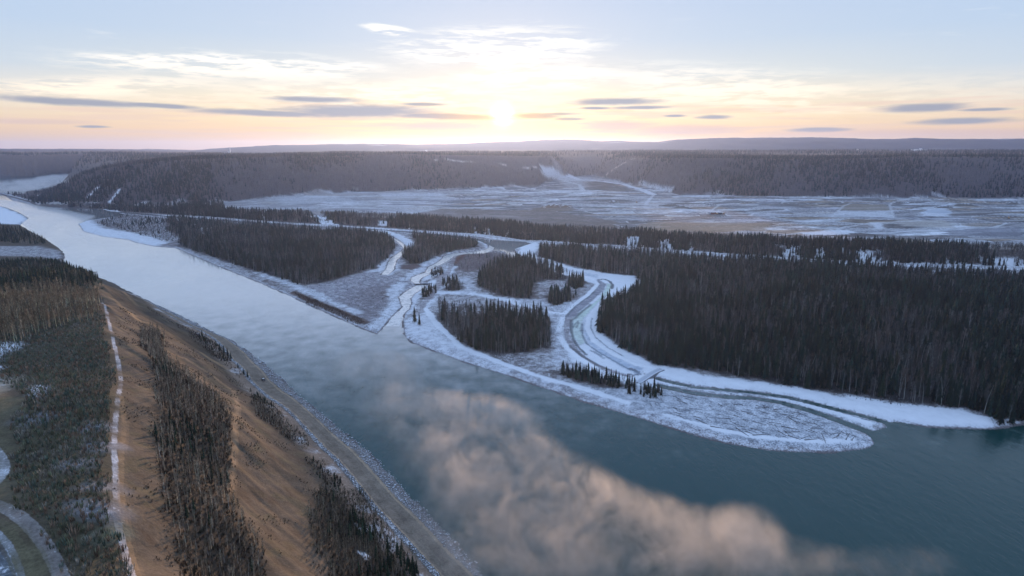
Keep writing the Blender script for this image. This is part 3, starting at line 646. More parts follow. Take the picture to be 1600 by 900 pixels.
B_MAIN = hit([(-120, 500), (0, 475), (60, 470), (130, 470), (158, 480), (168, 520), (175, 560), (182, 600), (177, 650), (173, 700), (174, 760), (177, 800), (186, 860), (196, 905), (108, 905), (92, 870), (72, 836), (48, 810), (28, 790), (15, 740), (20, 660), (50, 625), (20, 600), (0, 595), (-120, 600)])
B_SLOPE = hit([(215, 516), (238, 512), (262, 530), (254, 546), (268, 567), (300, 590), (350, 625), (367, 660), (365, 735), (363, 787), (385, 820), (405, 853), (425, 905), (300, 905), (280, 860), (262, 800), (254, 743), (246, 683), (252, 610), (240, 580), (226, 548)])
B_CLUMP = hit([(490, 775), (520, 768), (548, 775), (565, 770), (588, 805), (610, 832), (640, 877), (655, 905), (520, 905), (498, 865), (485, 817)])
B_STRIP = hit([(390, 618), (405, 620), (443, 655), (470, 675), (488, 698), (470, 697), (440, 678), (402, 652)])
B_SMALL = hit([(478, 715), (500, 720), (530, 750), (530, 765), (505, 752)])
B_RD = hit([(300, 520), (335, 535), (360, 560), (352, 566), (325, 548)])
BRUSH = [B_MAIN, hit([(-120, 400), (0, 415), (60, 412), (130, 432), (158, 440), (160, 452), (130, 470), (-120, 480)])]
SLOPEWOOD = [B_SLOPE, B_CLUMP, B_STRIP, B_SMALL, B_RD]

def build_ground():
    a1 = np.arange(-47, 47.01, .075); a0 = np.concatenate([np.arange(-180, -60, 6), np.arange(-60, -47, .6)]); a2 = np.concatenate([np.arange(47.6, 60, .6), np.arange(60, 179, 6)])
    A = np.radians(np.concatenate([a0, a1, a2])); nA = len(A)
    rs = [70.0]
    while rs[-1] < 16000: rs.append(rs[-1] * (1.0042 if rs[-1] < 2600 else 1.009))
    Rr = np.array(rs); nR = len(Rr)
    rr, aa = np.meshgrid(Rr, A, indexing='ij'); x = (rr * np.sin(aa)).ravel(); y = (rr * np.cos(aa)).ravel()
    z, w, L, flood = terrain(x, y, True)
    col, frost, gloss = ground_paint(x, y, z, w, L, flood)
    i = np.arange(nR - 1)[:, None] * nA; j = np.arange(nA)[None, :]; jn = (j + 1) % nA
    F = np.stack([(i + j).ravel(), (i + nA + j).ravel(), (i + nA + jn).ravel(), (i + jn).ravel()], 1)[:, ::-1]
    V = np.stack([x, y, z], 1)
    # close the disc under the drone
    cz = terrain(np.array([0.0]), np.array([0.0])); V = np.vstack([V, [[0, 0, cz[0]]]]); cidx = len(V) - 1
    jj = np.arange(nA); Fc = np.stack([jj, (jj + 1) % nA, np.full(nA, cidx), np.full(nA, cidx)], 1)
    col = np.vstack([col, [(.15, .1, .06)]]); frost = np.append(frost, 0); gloss = np.append(gloss, 0)
    mat, b = material('ground')
    g = node('ShaderNodeNewGeometry'); pos = g.outputs['Position']
    base = attr('ground_colour'); fr = X(attr('frost', 'Fac'))
    na = nz(pos, .9, 5, .65); nb = nz(pos, .16, 5, .6); nc = nz(pos, .035, 4, .55); nd = nz(pos, 3.0, 2, .6)
    v = (na - .5) * 1.5 + (nb - .5) * 1.2 + (nc - .5) * .5 + 1.0
    c1 = cmix(1.0, base, cmb(v, v, v), 'MULTIPLY')
    sp = na * .55 + nb * .30 + nd * .15
    thr = fr * (-.44) + .725
    sn = sstep(sp - thr, -.07, .07)
    c2 = cmix(sn * sstep(fr, .0, .12), c1, cmix(nb * .5 + fr * .75 - .1, (.44, .46, .51), (.86, .88, .92)))
    link(c2, b.inputs['Base Color'])
    gl = X(attr('gloss', 'Fac')); link(gl * (-.35) + .92, b.inputs['Roughness']); b.inputs['Specular IOR Level'].default_value = .15
    link(bump(nb * .8 + na * .35, .55, 1.2), b.inputs['Normal'])
    # quads and the fan as one mesh: the fan's quads are degenerate, so use triangles
    Ft = np.vstack([F[:, [0, 1, 2]], F[:, [0, 2, 3]], Fc[:, :3]])
    o = mesh_np('ground', V, Ft, mat, None, True, {'ground_colour': ('FLOAT_COLOR', col), 'frost': ('FLOAT', frost), 'gloss': ('FLOAT', gloss)})
    return tag(o, 'snow dusted river valley floor, brown grassy bank and wooded hills to the horizon', 'ground', None, 'structure')
build_ground()

def build_water():
    mat, b = material('river_water')
    g = node('ShaderNodeNewGeometry'); pos = g.outputs['Position']
    mp = node('ShaderNodeMapping'); link(pos, mp.inputs[0]); mp.inputs['Rotation'].default_value = (0, 0, .7); mp.inputs['Scale'].default_value = (1, .45, 1)
    n1 = nz(mp.outputs[0], .55, 4, .6); n2 = nz(pos, .05, 3, .5); n3 = nz(mp.outputs[0], .14, 3, .6)
    sp = node('ShaderNodeSeparateXYZ'); link(pos, sp.inputs[0]); yy = X(sp.outputs[1])
    sky_sheen = sstep(yy + (n2 - .5) * 300 + (n3 - .5) * 80, 380, 860) * sstep(yy, 2200, 2700, 1.0, .12)             # bright sky reflection painted pale into the upper reach's base colour
    link(cmix(sky_sheen, cmix(n2, (.003, .040, .038), (.005, .048, .044)), (.46, .46, .46)), b.inputs['Base Color'])
    link(sky_sheen, b.inputs['Coat Weight'])
    b.inputs['Roughness'].default_value = .09; b.inputs['IOR'].default_value = 1.33; b.inputs['Coat IOR'].default_value = 1.6; b.inputs['Coat Roughness'].default_value = .06
    calm = sstep(yy, 380, 800, 1.0, .30)
    link(bump((n1 * .34 + n3 * .7) * calm, .50, 1.0), b.inputs['Normal'])
    V = [(-12000, -1500, 0), (6000, -1500, 0), (6000, 6500, 0), (-12000, 6500, 0)]
    o = mesh_np('river', V, [(0, 1, 2, 3)], mat)
    return tag(o, 'wide calm teal river with its side creeks reflecting the pale sky', 'river', None, 'structure')
build_water()
CREEK = UP(zA([(1090, 230), (1130, 250), (1120, 272), (1040, 298), (870, 306), (800, 318), (755, 352), (700, 385), (640, 410), (605, 440), (595, 470), (535, 498), (515, 520), (505, 545), (572, 558), (540, 590), (455, 640), (432, 680), (440, 712), (420, 760), (382, 800), (370, 835), (340, 905),
              (225, 905), (260, 850), (368, 742), (338, 665), (365, 635), (488, 562), (470, 545), (438, 525), (445, 498), (560, 455), (582, 412), (625, 392), (690, 352), (712, 320), (790, 298), (950, 283), (1040, 275), (1075, 258)]))
def build_creek_ice():
    mat, b = material('creek_ice'); g = node('ShaderNodeNewGeometry'); n = nz(g.outputs['Position'], .12, 4, .6); n2 = nz(g.outputs['Position'], .6, 3, .6)
    link(cmix(sstep(n, .34, .56), (.42, .43, .44), (.70, .68, .66)), b.inputs['Base Color']); link(sstep(n2, .35, .65, .08, .30), b.inputs['Roughness']); link(bump(n * .5 + n2 * .1, .2, .6), b.inputs['Normal'])
    for nm, P, lab in (('creek_ice', CREEK, 'smooth pale ice winding down the middle creek past the weir'), ('creek_ice', creek_w, 'smooth pale ice on the short western creek beside the broad wood'),
                       ('creek_ice', UP(zA([(1245, 300), (1290, 345), (1350, 366), (1362, 348), (1310, 300), (1290, 288), (1250, 292)])), 'small tongue of pale ice at the right end of the pond')):
        me = bpy.data.meshes.new(nm); me.from_pydata([(p[0], p[1], .035) for p in P], [], [tuple(range(len(P)))]); me.materials.append(mat); o = bpy.data.objects.new(nm, me); COL.objects.link(o); tag(o, lab, 'ice', None, 'structure')
build_creek_ice()

# ------------------------------------------------------------------ trees and shrubs
def tpl_spruce(seed, tiers, k, spread=.15):
    """unit-high spruce: ragged whorls of drooping boughs round a trunk; returns verts, tris, shade"""
    g = np.random.default_rng(seed); V, F, S = [], [], []
    for t in range(tiers):
        f = t / tiers; h = .10 + .86 * f; rad = spread * (1 - f) ** .85 * g.uniform(.8, 1.15) + .008
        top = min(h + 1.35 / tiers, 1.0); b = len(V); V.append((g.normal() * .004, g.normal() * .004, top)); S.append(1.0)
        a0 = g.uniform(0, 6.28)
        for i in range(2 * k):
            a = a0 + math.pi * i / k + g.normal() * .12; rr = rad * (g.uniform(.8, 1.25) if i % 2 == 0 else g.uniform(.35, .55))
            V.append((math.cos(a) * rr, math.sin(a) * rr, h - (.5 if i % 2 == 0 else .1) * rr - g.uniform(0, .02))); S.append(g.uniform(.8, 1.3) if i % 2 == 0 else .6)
        for i in range(2 * k): F.append((b, b + 1 + i, b + 1 + (i + 1) % (2 * k)))
    return np.array(V), np.array(F), np.array(S)
def tpl_trunk(r, top, n=4, lean=.01, seed=0):
    g = np.random.default_rng(seed); V, F = [], []; lx, ly = g.normal(size=2) * lean
    for h, q in ((-.03, 1.25), (.08, 1.0), (top * .55, .7), (top, .18)):
        for i in range(n): a = 6.2832 * i / n; V.append((math.cos(a) * r * q + lx * h * h * 3, math.sin(a) * r * q + ly * h * h * 3, h))
    for l in range(3):
        for i in range(n):
            a, b = l * n + i, l * n + (i + 1) % n; F += [(a, b, b + n), (a, b + n, a + n)]
    return np.array(V), np.array(F), np.ones(len(V)) * 1.0
def tpl_twigs(seed, n, spread=.13, low=.30, wd=.010, up=.75, top=.97):
    """bare crown: slender limbs rising off the stem, each with finer twigs"""
    g = np.random.default_rng(seed); V, F, S = [], [], []
    def sl(p, q, w0, s):
        d = q - p; a = g.uniform(0, 6.28); c = np.cross(d, (math.cos(a), math.sin(a), .3)); c = c / (np.linalg.norm(c) + 1e-9) * w0
        b = len(V); V.extend([p - c, p + c, q]); F.append((b, b + 1, b + 2)); S.extend([s, s, s * 1.1])
    for i in range(n):
        h = low + (top - low) * g.uniform(0, 1) ** .8; a = g.uniform(0, 6.28); f = (h - low) / (1 - low)
        L = spread * (1.15 - .65 * f) * g.uniform(.6, 1.35); e = up * g.uniform(.7, 1.4)
        p = np.array((0, 0, h * .97)); q = p + np.array((math.cos(a) * L, math.sin(a) * L, L * e * 1.5)); q[2] = min(q[2], 1.03)
        s = g.uniform(.7, 1.25); sl(p, q, wd, s)
        for _ in range(2):
            m = p + (q - p) * g.uniform(.35, .8); t = g.normal(size=3) * L * .28; t[2] = abs(t[2]) + L * .35; sl(m, m + t, wd * .6, s)
    return np.array(V), np.array(F), np.array(S)
def tpl_shrub(seed, n, wd=.035, spread=.38):
    g = np.random.default_rng(seed); V, F, S = [], [], []
    for i in range(n):
        a = g.uniform(0, 6.28); o = g.normal(size=2) * .10; L = g.uniform(.55, 1.05); t = spread * g.uniform(.1, 1)
        p = np.array((o[0], o[1], -.05)); q = np.array((o[0] + math.cos(a) * t, o[1] + math.sin(a) * t, L))
        c = np.array((-math.sin(a), math.cos(a), 0)) * wd * g.uniform(.6, 1.4); m = p + (q - p) * .6
        b = len(V); V.extend([p - c * .4, p + c * .4, m + c, m - c, q]); F += [(b, b + 1, b + 2), (b, b + 2, b + 3), (b + 3, b + 2, b + 4)]
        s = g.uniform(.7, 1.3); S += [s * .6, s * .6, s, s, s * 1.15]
    return np.array(V), np.array(F), np.array(S)
def join(*ts, cols=None):
    V, F, S, C, n = [], [], [], [], 0
    for (v, f, s), c in zip(ts, cols): V.append(v); F.append(f + n); S.append(s[:, None] * np.array(c)); n += len(v)
    return np.vstack(V), np.vstack(F), np.vstack(S)
SPR = (.018, .036, .027); BAR = (.120, .114, .108); TRK = (.36, .345, .335)
tree_mat, _b = material('tree_bark_and_needles'); 
_oi = node('ShaderNodeObjectInfo'); _g = node('ShaderNodeNewGeometry'); _n = nz(_g.outputs['Position'], .6, 3)
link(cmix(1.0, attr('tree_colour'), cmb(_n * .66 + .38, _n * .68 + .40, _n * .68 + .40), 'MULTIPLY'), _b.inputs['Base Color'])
_b.inputs['Roughness'].default_value = .9; _b.inputs['Specular IOR Level'].default_value = .1
def scatter_mesh(name, T, P, H, tint, wid=None, parent=None):
    """many plants as one mesh: T templates, P places (n,3), H heights, tint (n,3) colour factors"""
    n = len(P); pick = RNG.integers(0, len(T), n); yaw = RNG.uniform(0, 6.28, n); wid = np.ones(n) if wid is None else wid
    VV, FF, CC, off = [], [], [], 0
    for k, (v, f, c) in enumerate(T):
        i = np.where(pick == k)[0]
        if not len(i): continue
        ca, sa = np.cos(yaw[i])[:, None], np.sin(yaw[i])[:, None]; h = H[i][:, None]; w = (H[i] * wid[i])[:, None]
        x = (v[:, 0] * ca - v[:, 1] * sa) * w + P[i, 0:1]; y = (v[:, 0] * sa + v[:, 1] * ca) * w + P[i, 1:2]; z = v[:, 2] * h + P[i, 2:3]
        VV.append(np.stack([x, y, z], 2).reshape(-1, 3)); CC.append((c[None] * tint[i][:, None, :]).reshape(-1, 3))
        FF.append((f[None] + (np.arange(len(i)) * len(v))[:, None, None] + off).reshape(-1, 3)); off += len(i) * len(v)
    return mesh_np(name, np.vstack(VV), np.vstack(FF), tree_mat, parent, False, {'tree_colour': ('FLOAT_COLOR', np.clip(np.vstack(CC), 0, 1))})
def fill(P, sp, inset=1.0, ragged=4.0):
    """jittered places inside an outline, sp metres apart"""
    P = np.asarray(P); x0, y0 = P.min(0); x1, y1 = P.max(0)
    gx, gy = np.meshgrid(np.arange(x0, x1, sp), np.arange(y0, y1, sp)); x = gx.ravel() + RNG.uniform(-.6, .6, gx.size) * sp; y = gy.ravel() + RNG.uniform(-.6, .6, gx.size) * sp
    d = sdist(x, y, P, 30) + ragged * fbm(x, y, 18, 3, 77); k = d > inset
    x, y = x[k], y[k]; a = np.abs(np.degrees(np.arctan2(x, y))) < 46; return x[a], y[a]

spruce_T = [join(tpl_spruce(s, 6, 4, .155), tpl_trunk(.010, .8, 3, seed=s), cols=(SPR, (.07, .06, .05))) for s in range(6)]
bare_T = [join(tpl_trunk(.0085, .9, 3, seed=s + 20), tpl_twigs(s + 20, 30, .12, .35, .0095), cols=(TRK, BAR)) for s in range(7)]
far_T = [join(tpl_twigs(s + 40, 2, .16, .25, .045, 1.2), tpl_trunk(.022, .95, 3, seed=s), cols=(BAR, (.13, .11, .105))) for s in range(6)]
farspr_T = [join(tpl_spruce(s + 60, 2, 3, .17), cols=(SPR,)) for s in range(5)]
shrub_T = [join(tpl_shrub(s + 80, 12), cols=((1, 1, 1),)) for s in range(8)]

places = []          # (x, y, z, height, kind, grove, tint)
def plant(x, y, kind, grove, h0, h1, ty=None):
    z = terrain(x, y); k = z > .5; x, y, z = x[k], y[k], z[k]
    n = len(x); h = (RNG.uniform(0, 1, n) ** 1.3 * (h1 - h0) + h0) * (1 + .22 * fbm(x, y, 70, 3, 141)); ty = ty if ty is not None else np.ones((n, 3))
    for i in range(n): places.append((x[i], y[i], z[i], h[i], kind, grove))
def wood(P, grove, sp, spruce, h=(15, 24), hb=(12, 20), inset=1.5, ragged=5, clump=60):
    x, y = fill(P, sp, inset, ragged)
    if not len(x): return
    m = fbm(x, y, clump, 3, 101) * .9 + RNG.uniform(-.5, .5, len(x)); s = m > (np.quantile(m, 1 - spruce) if spruce < 1 else -9)
    gap = (fbm(x, y, 38, 3, 131) > -.42) | (RNG.uniform(0, 1, len(x)) < .35) if grove in ('main', 'west') else np.ones(len(x), bool)
    x, y, s = x[gap], y[gap], s[gap]
    plant(x[s], y[s], 'spruce', grove, *h); plant(x[~s], y[~s], 'bare', grove, *hb)
wood(F_MAIN, 'main', 5.2, .60, (11, 27), (13, 24)); wood(F_WEST, 'west', 6.0, .45, (9, 21), (11, 18)); wood(F_MIDN, 'midnorth', 5.5, .45, (11, 19), (10, 16))
wood(F_GROVE, 'grove', 5.4, .5, (8, 21), (9, 15), 1, 3); wood(F_GROVE2, 'grove2', 4.2, .6, (9, 17), (8, 12), 0, 2); wood(F_GROVE3, 'grove3', 4.5, .7, (12, 20), (10, 14), 0, 2)
wood(F_ISLAND, 'island', 4.6, .45, (10, 24), (12, 21), .5, 3); wood(F_SPIT, 'spit', 3.8, .75, (8, 16), (8, 12), 0, 2)
wood(F_SM1, 'ford', 4.5, .5, (9, 14), (8, 12), 0, 2); wood(F_SM2, 'ford', 4.5, .5, (7, 12), (8, 11), 0, 2); wood(F_SM3, 'ford', 5, .6, (9, 15), (8, 12), 0, 2)
wood(UP([(1020, 612), (1035, 624), (1045, 632), (1040, 634), (1010, 625)]), 'spit', 5.0, .6, (6, 10), (6, 9), 0, 1)
wood(UP([(1480, 638), (1540, 645), (1556, 664), (1570, 666), (1620, 660), (1620, 630)]), 'main', 5.0, .6, (15, 22), (14, 20), 0, 1)
# sparse scrub on the flats
wood(UP([(150, 350), (225, 372), (262, 382), (285, 372), (270, 343), (190, 337)]), 'west', 9, .22, (6, 13), (6, 11), 0, 10)
wood(UP(zA([(780, 420), (900, 320), (1230, 330), (1380, 380), (1000, 470), (850, 470)])), 'grove', 8, .1, (6, 12), (6, 10), 0, 8)
wood(UP([(862, 480), (900, 472), (906, 452), (880, 456)]), 'grove', 14, .8, (6, 12), (5, 8), 0, 4)
wood(B_CLUMP, 'clump', 2.9, .20, (4, 9), (5, 9), 0, 1.5, 25)
wood(B_SLOPE, 'slope', 3.1, .07, (5, 8), (5, 9.5), 0, 1.5, 25)
wood(B_STRIP, 'slope', 2.4, .08, (4, 6), (3, 5.5), 0, 1, 25); wood(B_SMALL, 'slope', 3.2, .3, (3, 6), (3, 5), 0, 1, 25); wood(B_RD, 'slope', 5, .4, (5, 9), (4, 7), 0, 1)
ASP = hit([(-120, 470), (0, 462), (60, 452), (110, 452), (150, 462), (160, 480), (150, 500), (110, 508), (70, 520), (30, 535), (-120, 560)])
wood(ASP, 'aspens', 4.0, .02, (8, 12), (10, 15), 0, 3)
wood(hit([(-120, 425), (0, 418), (60, 414), (95, 416), (128, 430), (152, 441), (140, 452), (100, 450), (0, 462), (-120, 465)]), 'headland', 5.0, .62, (11, 17), (10, 15), 0, 3)
wood(UP([(-200, 352), (0, 352), (40, 362), (78, 380), (60, 382), (0, 378), (-200, 370)], 3), 'headland', 6.5, .6, (9, 15), (8, 13), 0, 6)
for a_, b_, h_ in ((648, 503, 20), (655.5, 508, 15.5)):
    x, y = U(a_, b_, 2); places.append((x.item(), y.item(), terrain([x], [y]).item(), h_, 'spruce', 'pair%d' % h_))
for a_, b_, h_ in ((153, 436, 13), (344, 548, 8), (350, 552, 9), (356, 556, 8.5), (361, 560, 7), (381, 585, 6), (387, 589, 7), (372, 575, 5), (392, 612, 4)):
    p = hit([(a_, b_)])[0]; places.append((p[0], p[1], terrain(p[:1], p[1:]).item(), h_, 'spruce', 'lone' if a_ == 153 else 'roadside'))
# bank below the terrace
rng2 = np.random.default_rng(4); nb_ = 16000
az_ = rng2.uniform(R(-36), R(44), nb_); t_ = rng2.uniform(.12, 1.12, nb_); r_ = lay_r(az_, 0) + 62 * t_
x_, y_ = r_ * np.sin(az_), r_ * np.cos(az_); open_ = np.zeros(nb_, bool)
for a_, hw in ((600, 6), (745, 4), (760, 7), (792, 7), (990, 13), (1042, 11), (1080, 4), (1238, 19), (1283, 11), (1355, 23), (1306, 4), (1580, 22), (415, 2)):
    a0 = math.atan2(*[q.item() for q in U(a_, 375)]); open_ |= (np.abs(az_ - a0) < hw / 950.0 * (.05 + 1.5 * vn(t_ * 4 + a_, az_ * 400, 5))) & (t_ > .15) & (t_ < .5 + .4 * vn(az_ * 200, t_ * 0 + a_, 6)) & (rng2.uniform(0, 1, nb_) > .12)
a0 = math.atan2(*[q.item() for q in U(505, 345)]); open_ |= np.abs((az_ - a0) * 950 + (t_ - .5) * 24) < 8
k_ = ~open_ & (water_sd(x_, y_) > 3) & ((r_ * np.cos(az_) < 9000)); x_, y_ = x_[k_], y_[k_]; m_ = fbm(x_, y_, 70, 3, 12) + rng2.uniform(-.5, .5, len(x_)) > .0
plant(x_[m_], y_[m_], 'spruce', 'bank', 11, 20); plant(x_[~m_], y_[~m_], 'bare', 'bank', 9, 16)

PX = np.array([p[0] for p in places]); PY = np.array([p[1] for p in places]); PZ = np.array([p[2] for p in places]); PH = np.array([p[3] for p in places])
PK = np.array([p[4] for p in places]); PG = np.array([p[5] for p in places])
dep = PY * CP - (PZ + PH * .6 - HC) * SP; upx = (PZ + PH * .6 - HC) * CP + PY * SP
sx = 800 + FPX * PX / dep; sy = 450 - FPX * upx / dep
inframe = (sx > 4) & (sx < 1596) & (sy < 893) & (dep > 0)
size = PH / np.sqrt(PX ** 2 + PY ** 2 + (HC - PZ) ** 2) * inframe
chosen = {}
for kd in ('spruce', 'bare'):
    i = np.where(PK == kd)[0]; must = i[np.isin(PG[i], ['pair20', 'pair15.5', 'lone', 'roadside']) | np.char.startswith(PG[i], 'pair')]
    rest = np.setdiff1d(i, must); order = rest[np.argsort(-size[rest])][:300 - len(must)]; chosen[kd] = np.concatenate([must, order])
mass = np.ones(len(PX), bool); mass[chosen['spruce']] = False; mass[chosen['bare']] = False
def tints(x, y, n, kind):
    v = np.exp(RNG.normal(-.05, .38, n))[:, None]; f = fbm(x, y, 90, 3, 55)[:, None]; w = RNG.normal(.02, .14, (n, 1))
    if kind == 'spruce': c = np.array((1, 1, 1)) * (1 + .25 * f) + np.array((.35, .1, -.1)) * w * 2
    else: c = np.array((1, 1, 1)) * (1 + .2 * f) + np.array((.6, .05, -.1)) * (w + .05)
    return np.clip(v * c, .25, 2.2)
WARM = {'aspens': (2.5, 2.0, 1.35), 'slope': (2.2, 2.0, 1.6), 'clump': (1.4, 1.25, .95), 'headland': (1.4, 1.2, .9)}
def tint_of(idx, kind):
    t = tints(PX[idx], PY[idx], len(idx), kind)
    for g_, c in WARM.items():
        m = PG[idx] == g_
        t[m] *= np.array(c) if kind == 'bare' else np.array((1.3, 1.2, .95))
    return t
for kd, nm, T, lab in (('spruce', 'spruce_forest', spruce_T, 'dense mass of dark spruces filling the valley woods behind the front rows'),
                       ('bare', 'leafless_forest', bare_T, 'mass of grey brown leafless aspens mixed through the valley woods')):
    i = np.where(mass & (PK == kd))[0]
    o = scatter_mesh(nm, T, np.stack([PX[i], PY[i], PZ[i] - .1], 1), PH[i], tint_of(i, kd), RNG.uniform(.8, 1.25, len(i)))
    tag(o, lab, 'forest', None, 'stuff')
# single trees
LAB = {'main': 'along the river front of the big dark forest', 'island': 'in the square wood beside the frozen channel', 'spit': 'in the narrow grove on the snowy spit',
       'clump': 'in the dark wood beside the river road', 'slope': 'in the thicket on the brown grassy slope', 'aspens': 'in the pale trunked stand above the brush', 'headland': 'in the dark wood on the headland',
       'grove': 'in the central grove above the snowy track', 'grove2': 'in the small clump at the channel bend', 'grove3': 'in the tall clump at the channel bend', 'ford': 'near the creek below the weir',
       'west': 'in the broad wood left of the creeks', 'bank': 'on the steep bank below the terrace', 'midnorth': 'in the small wood between the creeks', 'roadside': 'standing beside the gravel river road', 'lone': 'standing alone on the headland tip'}
sp_cr = [join(tpl_spruce(s + 200, 11, 6, .14 + .014 * (s % 3)), cols=(SPR,)) for s in range(5)]; sp_tr = join(tpl_trunk(.011, .85, 6), cols=((.09, .075, .06),))
ba_cr = [join(tpl_twigs(s + 220, 46, .125, .32, .0055), cols=(BAR,)) for s in range(6)]; ba_tr = [join(tpl_trunk(.0085, .93, 6, .03, seed=s + 9), cols=(TRK,)) for s in range(3)]
def proto_mesh(name, t, c=(1, 1, 1)):
    o = mesh_np(name, t[0], t[1], tree_mat, None, False, {'tree_colour': ('FLOAT_COLOR', np.clip(t[2] * np.array(c), 0, 1))}); me = o.data; bpy.data.objects.remove(o); return me
VAR = {'spruce': [(.65, .7, .8), (1, 1, 1), (1.35, 1.25, 1.0), (.9, 1.1, 1.1)], 'bare': [(.7, .7, .75), (1, .95, .95), (1.3, 1.05, .9), (1.0, .75, .7)]}
m_cr = {'spruce': [proto_mesh('spruce_crown', t, c) for t in sp_cr for c in VAR['spruce']], 'bare': [proto_mesh('bare_crown', t, c) for t in ba_cr for c in VAR['bare']]}
m_crw = [proto_mesh('golden_crown', t, c) for t in ba_cr for c in ((1.1, .85, .6), (.8, .7, .5), (1.4, 1.0, .62))]
m_tr = {'spruce': [proto_mesh('spruce_trunk', sp_tr)], 'bare': [proto_mesh('bare_trunk', t, c) for t in ba_tr for c in ((1, 1, 1), (.6, .6, .6), (1.35, 1.35, 1.3))]}
def single_tree(i, kd):
    nm = 'spruce_tree' if kd == 'spruce' else 'aspen_tree'; g_ = PG[i]
    root = bpy.data.objects.new(nm, None); root.empty_display_size = 1; COL.objects.link(root)
    root.location = (PX[i], PY[i], PZ[i] - .1); root.rotation_euler = (0, 0, RNG.uniform(0, 6.28)); h = PH[i]; w = h * RNG.uniform(.85, 1.25); root.scale = (w, w, h)
    if g_.startswith('pair'): lab = ('tall dark spruce, taller of the pair beside the creek mouth' if h > 18 else 'shorter frosted spruce of the pair beside the creek mouth'); grp = None
    else: lab = ('dark green spruce ' if kd == 'spruce' else 'leafless grey brown aspen ') + LAB[g_]; grp = ('spruces ' if kd == 'spruce' else 'leafless aspens ') + LAB[g_]
    tag(root, lab, 'tree', grp)
    cr = m_crw if (kd == 'bare' and g_ in WARM) else m_cr[kd]
    for n_, ms in (('trunk', m_tr[kd]), ('crown', cr)):
        c = bpy.data.objects.new(n_, ms[RNG.integers(0, len(ms))]); c.parent = root; COL.objects.link(c)
for kd in ('spruce', 'bare'):
    for i in chosen[kd]: single_tree(i, kd)

# woods on the far hills and plateau
def far_woods():
    X_, Y_, H_, S_ = [], [], [], []
    for (ra, rb, sp_) in ((1900, 3100, 8.0), (3100, 4000, 13.0), (4000, 6500, 24.0)):
        n = int((rb * rb - ra * ra) / 2 * R(86) / sp_ ** 2); az = rng2.uniform(R(-43), R(43), n); r = np.sqrt(rng2.uniform(ra * ra, rb * rb, n)); X_.append(r * np.sin(az)); Y_.append(r * np.cos(az)); H_.append(np.full(n, 1.0 if rb < 4100 else 1.3))
    x, y, h = np.concatenate(X_), np.concatenate(Y_), np.concatenate(H_)
    r = np.hypot(x, y); az = np.arctan2(x, y); z = terrain(x, y); w = water_sd(x, y)
    f0 = lay_r(az, 2); wander = 25 * fbm(x, y, 60, 4, 41)
    cut = np.zeros(len(x), bool)
    for pts, wd in (([(848, 265), (868, 269), (892, 275), (905, 281), (925, 282), (945, 284), (975, 288), (1005, 297), (1020, 304)], 17), ([(800, 258), (825, 262), (845, 268), (870, 277), (888, 283)], 7), ([(933, 276), (955, 267), (980, 253), (996, 247)], 7)):
        cut |= ldist(x, y, hit(pts), 60) < wd
    for pts in ([(137, 308), (148, 298), (152, 294)], [(172, 318), (180, 305), (186, 297)]): cut |= ldist(x, y, hit(pts), 60) < 13
    flat = (r > f0 + 900) & (fbm(x, y, 900, 4, 72) > .15) & (rng2.uniform(0, 1, len(x)) < .85)
    west_foot = (az < -.50) & (r < lay_r(az, 0) + 40 + 75 * (fbm(x, y, 90, 3, 43) + .3))
    k = (r > np.where(az < -.44, lay_r(az, 0) + 8, f0) + wander * .6) & (z > 4) & (w > 12) & ~cut & ~flat & ~west_foot
    x, y, z, h = x[k], y[k], z[k], h[k]; f = fbm(x, y, 220, 4, 66) + rng2.uniform(-.6, .6, len(x)); west = np.arctan2(x, y) < -.45
    s = f > np.where(west, .05, .35)
    for nm, T, m, lo, hi, lab in (('spruce_woods', farspr_T, s, 12, 19, 'dark spruce patches scattered over the far valley hillsides'), ('leafless_woods', far_T, ~s, 10, 16, 'grey brown leafless woods covering the far valley hillsides and plateau')):
        n = m.sum(); o = scatter_mesh(nm, T, np.stack([x[m], y[m], z[m] - .3], 1), rng2.uniform(lo, hi, n) * h[m], tints(x[m], y[m], n, 'spruce' if m is s else 'bare') * .95, rng2.uniform(.9, 1.4, n))
        tag(o, lab, 'woods', None, 'stuff')
    return len(x)
nfar = far_woods()

# brush on the near plateau, slopes and shore
def brush(name, P, sp, lo, hi, pal, lab, inset=0, ragged=3, extra=None):
    x, y = fill(P, sp, inset, ragged)
    if extra is not None: k = extra(x, y); x, y = x[k], y[k]
    z = terrain(x, y); n = len(x); pal = np.array(pal); f = fbm(x, y, 14, 3, 99)
    c = pal[(np.clip((f + 1) / 2 + RNG.normal(0, .22, n), 0, .999) * len(pal)).astype(int)] * RNG.uniform(.6, 1.35, (n, 1))
    H = (lo + (hi - lo) * RNG.uniform(0, 1, n) ** 1.5) * (1 + .35 * fbm(x, y, 25, 3, 98))
    return x, y, z, H, c
PALB = [(.17, .18, .11), (.27, .17, .12), (.34, .23, .16), (.20, .20, .13), (.13, .18, .14), (.30, .26, .21), (.20, .22, .14), (.32, .30, .26)]
def add_brush(name, lst, lab, cat='brush'):
    x, y, z, H, c = (np.concatenate([l[i] for l in lst]) for i in range(5))
    o = scatter_mesh(name, shrub_T, np.stack([x, y, z - .05], 1), H, c, RNG.uniform(.8, 1.5, len(x))); tag(o, lab, cat, None, 'stuff')
def off_trail(x, y): return ldist(x, y, trail, 30) > 1.3
add_brush('brush_thicket', [brush('b', B_MAIN, 1.75, 1.2, 3.0, PALB, '', extra=off_trail), brush('b', BRUSH[1], 3.0, 1.5, 3.5, PALB, '', extra=off_trail)], 'dense red brown and olive brush covering the near plateau left of the trail')
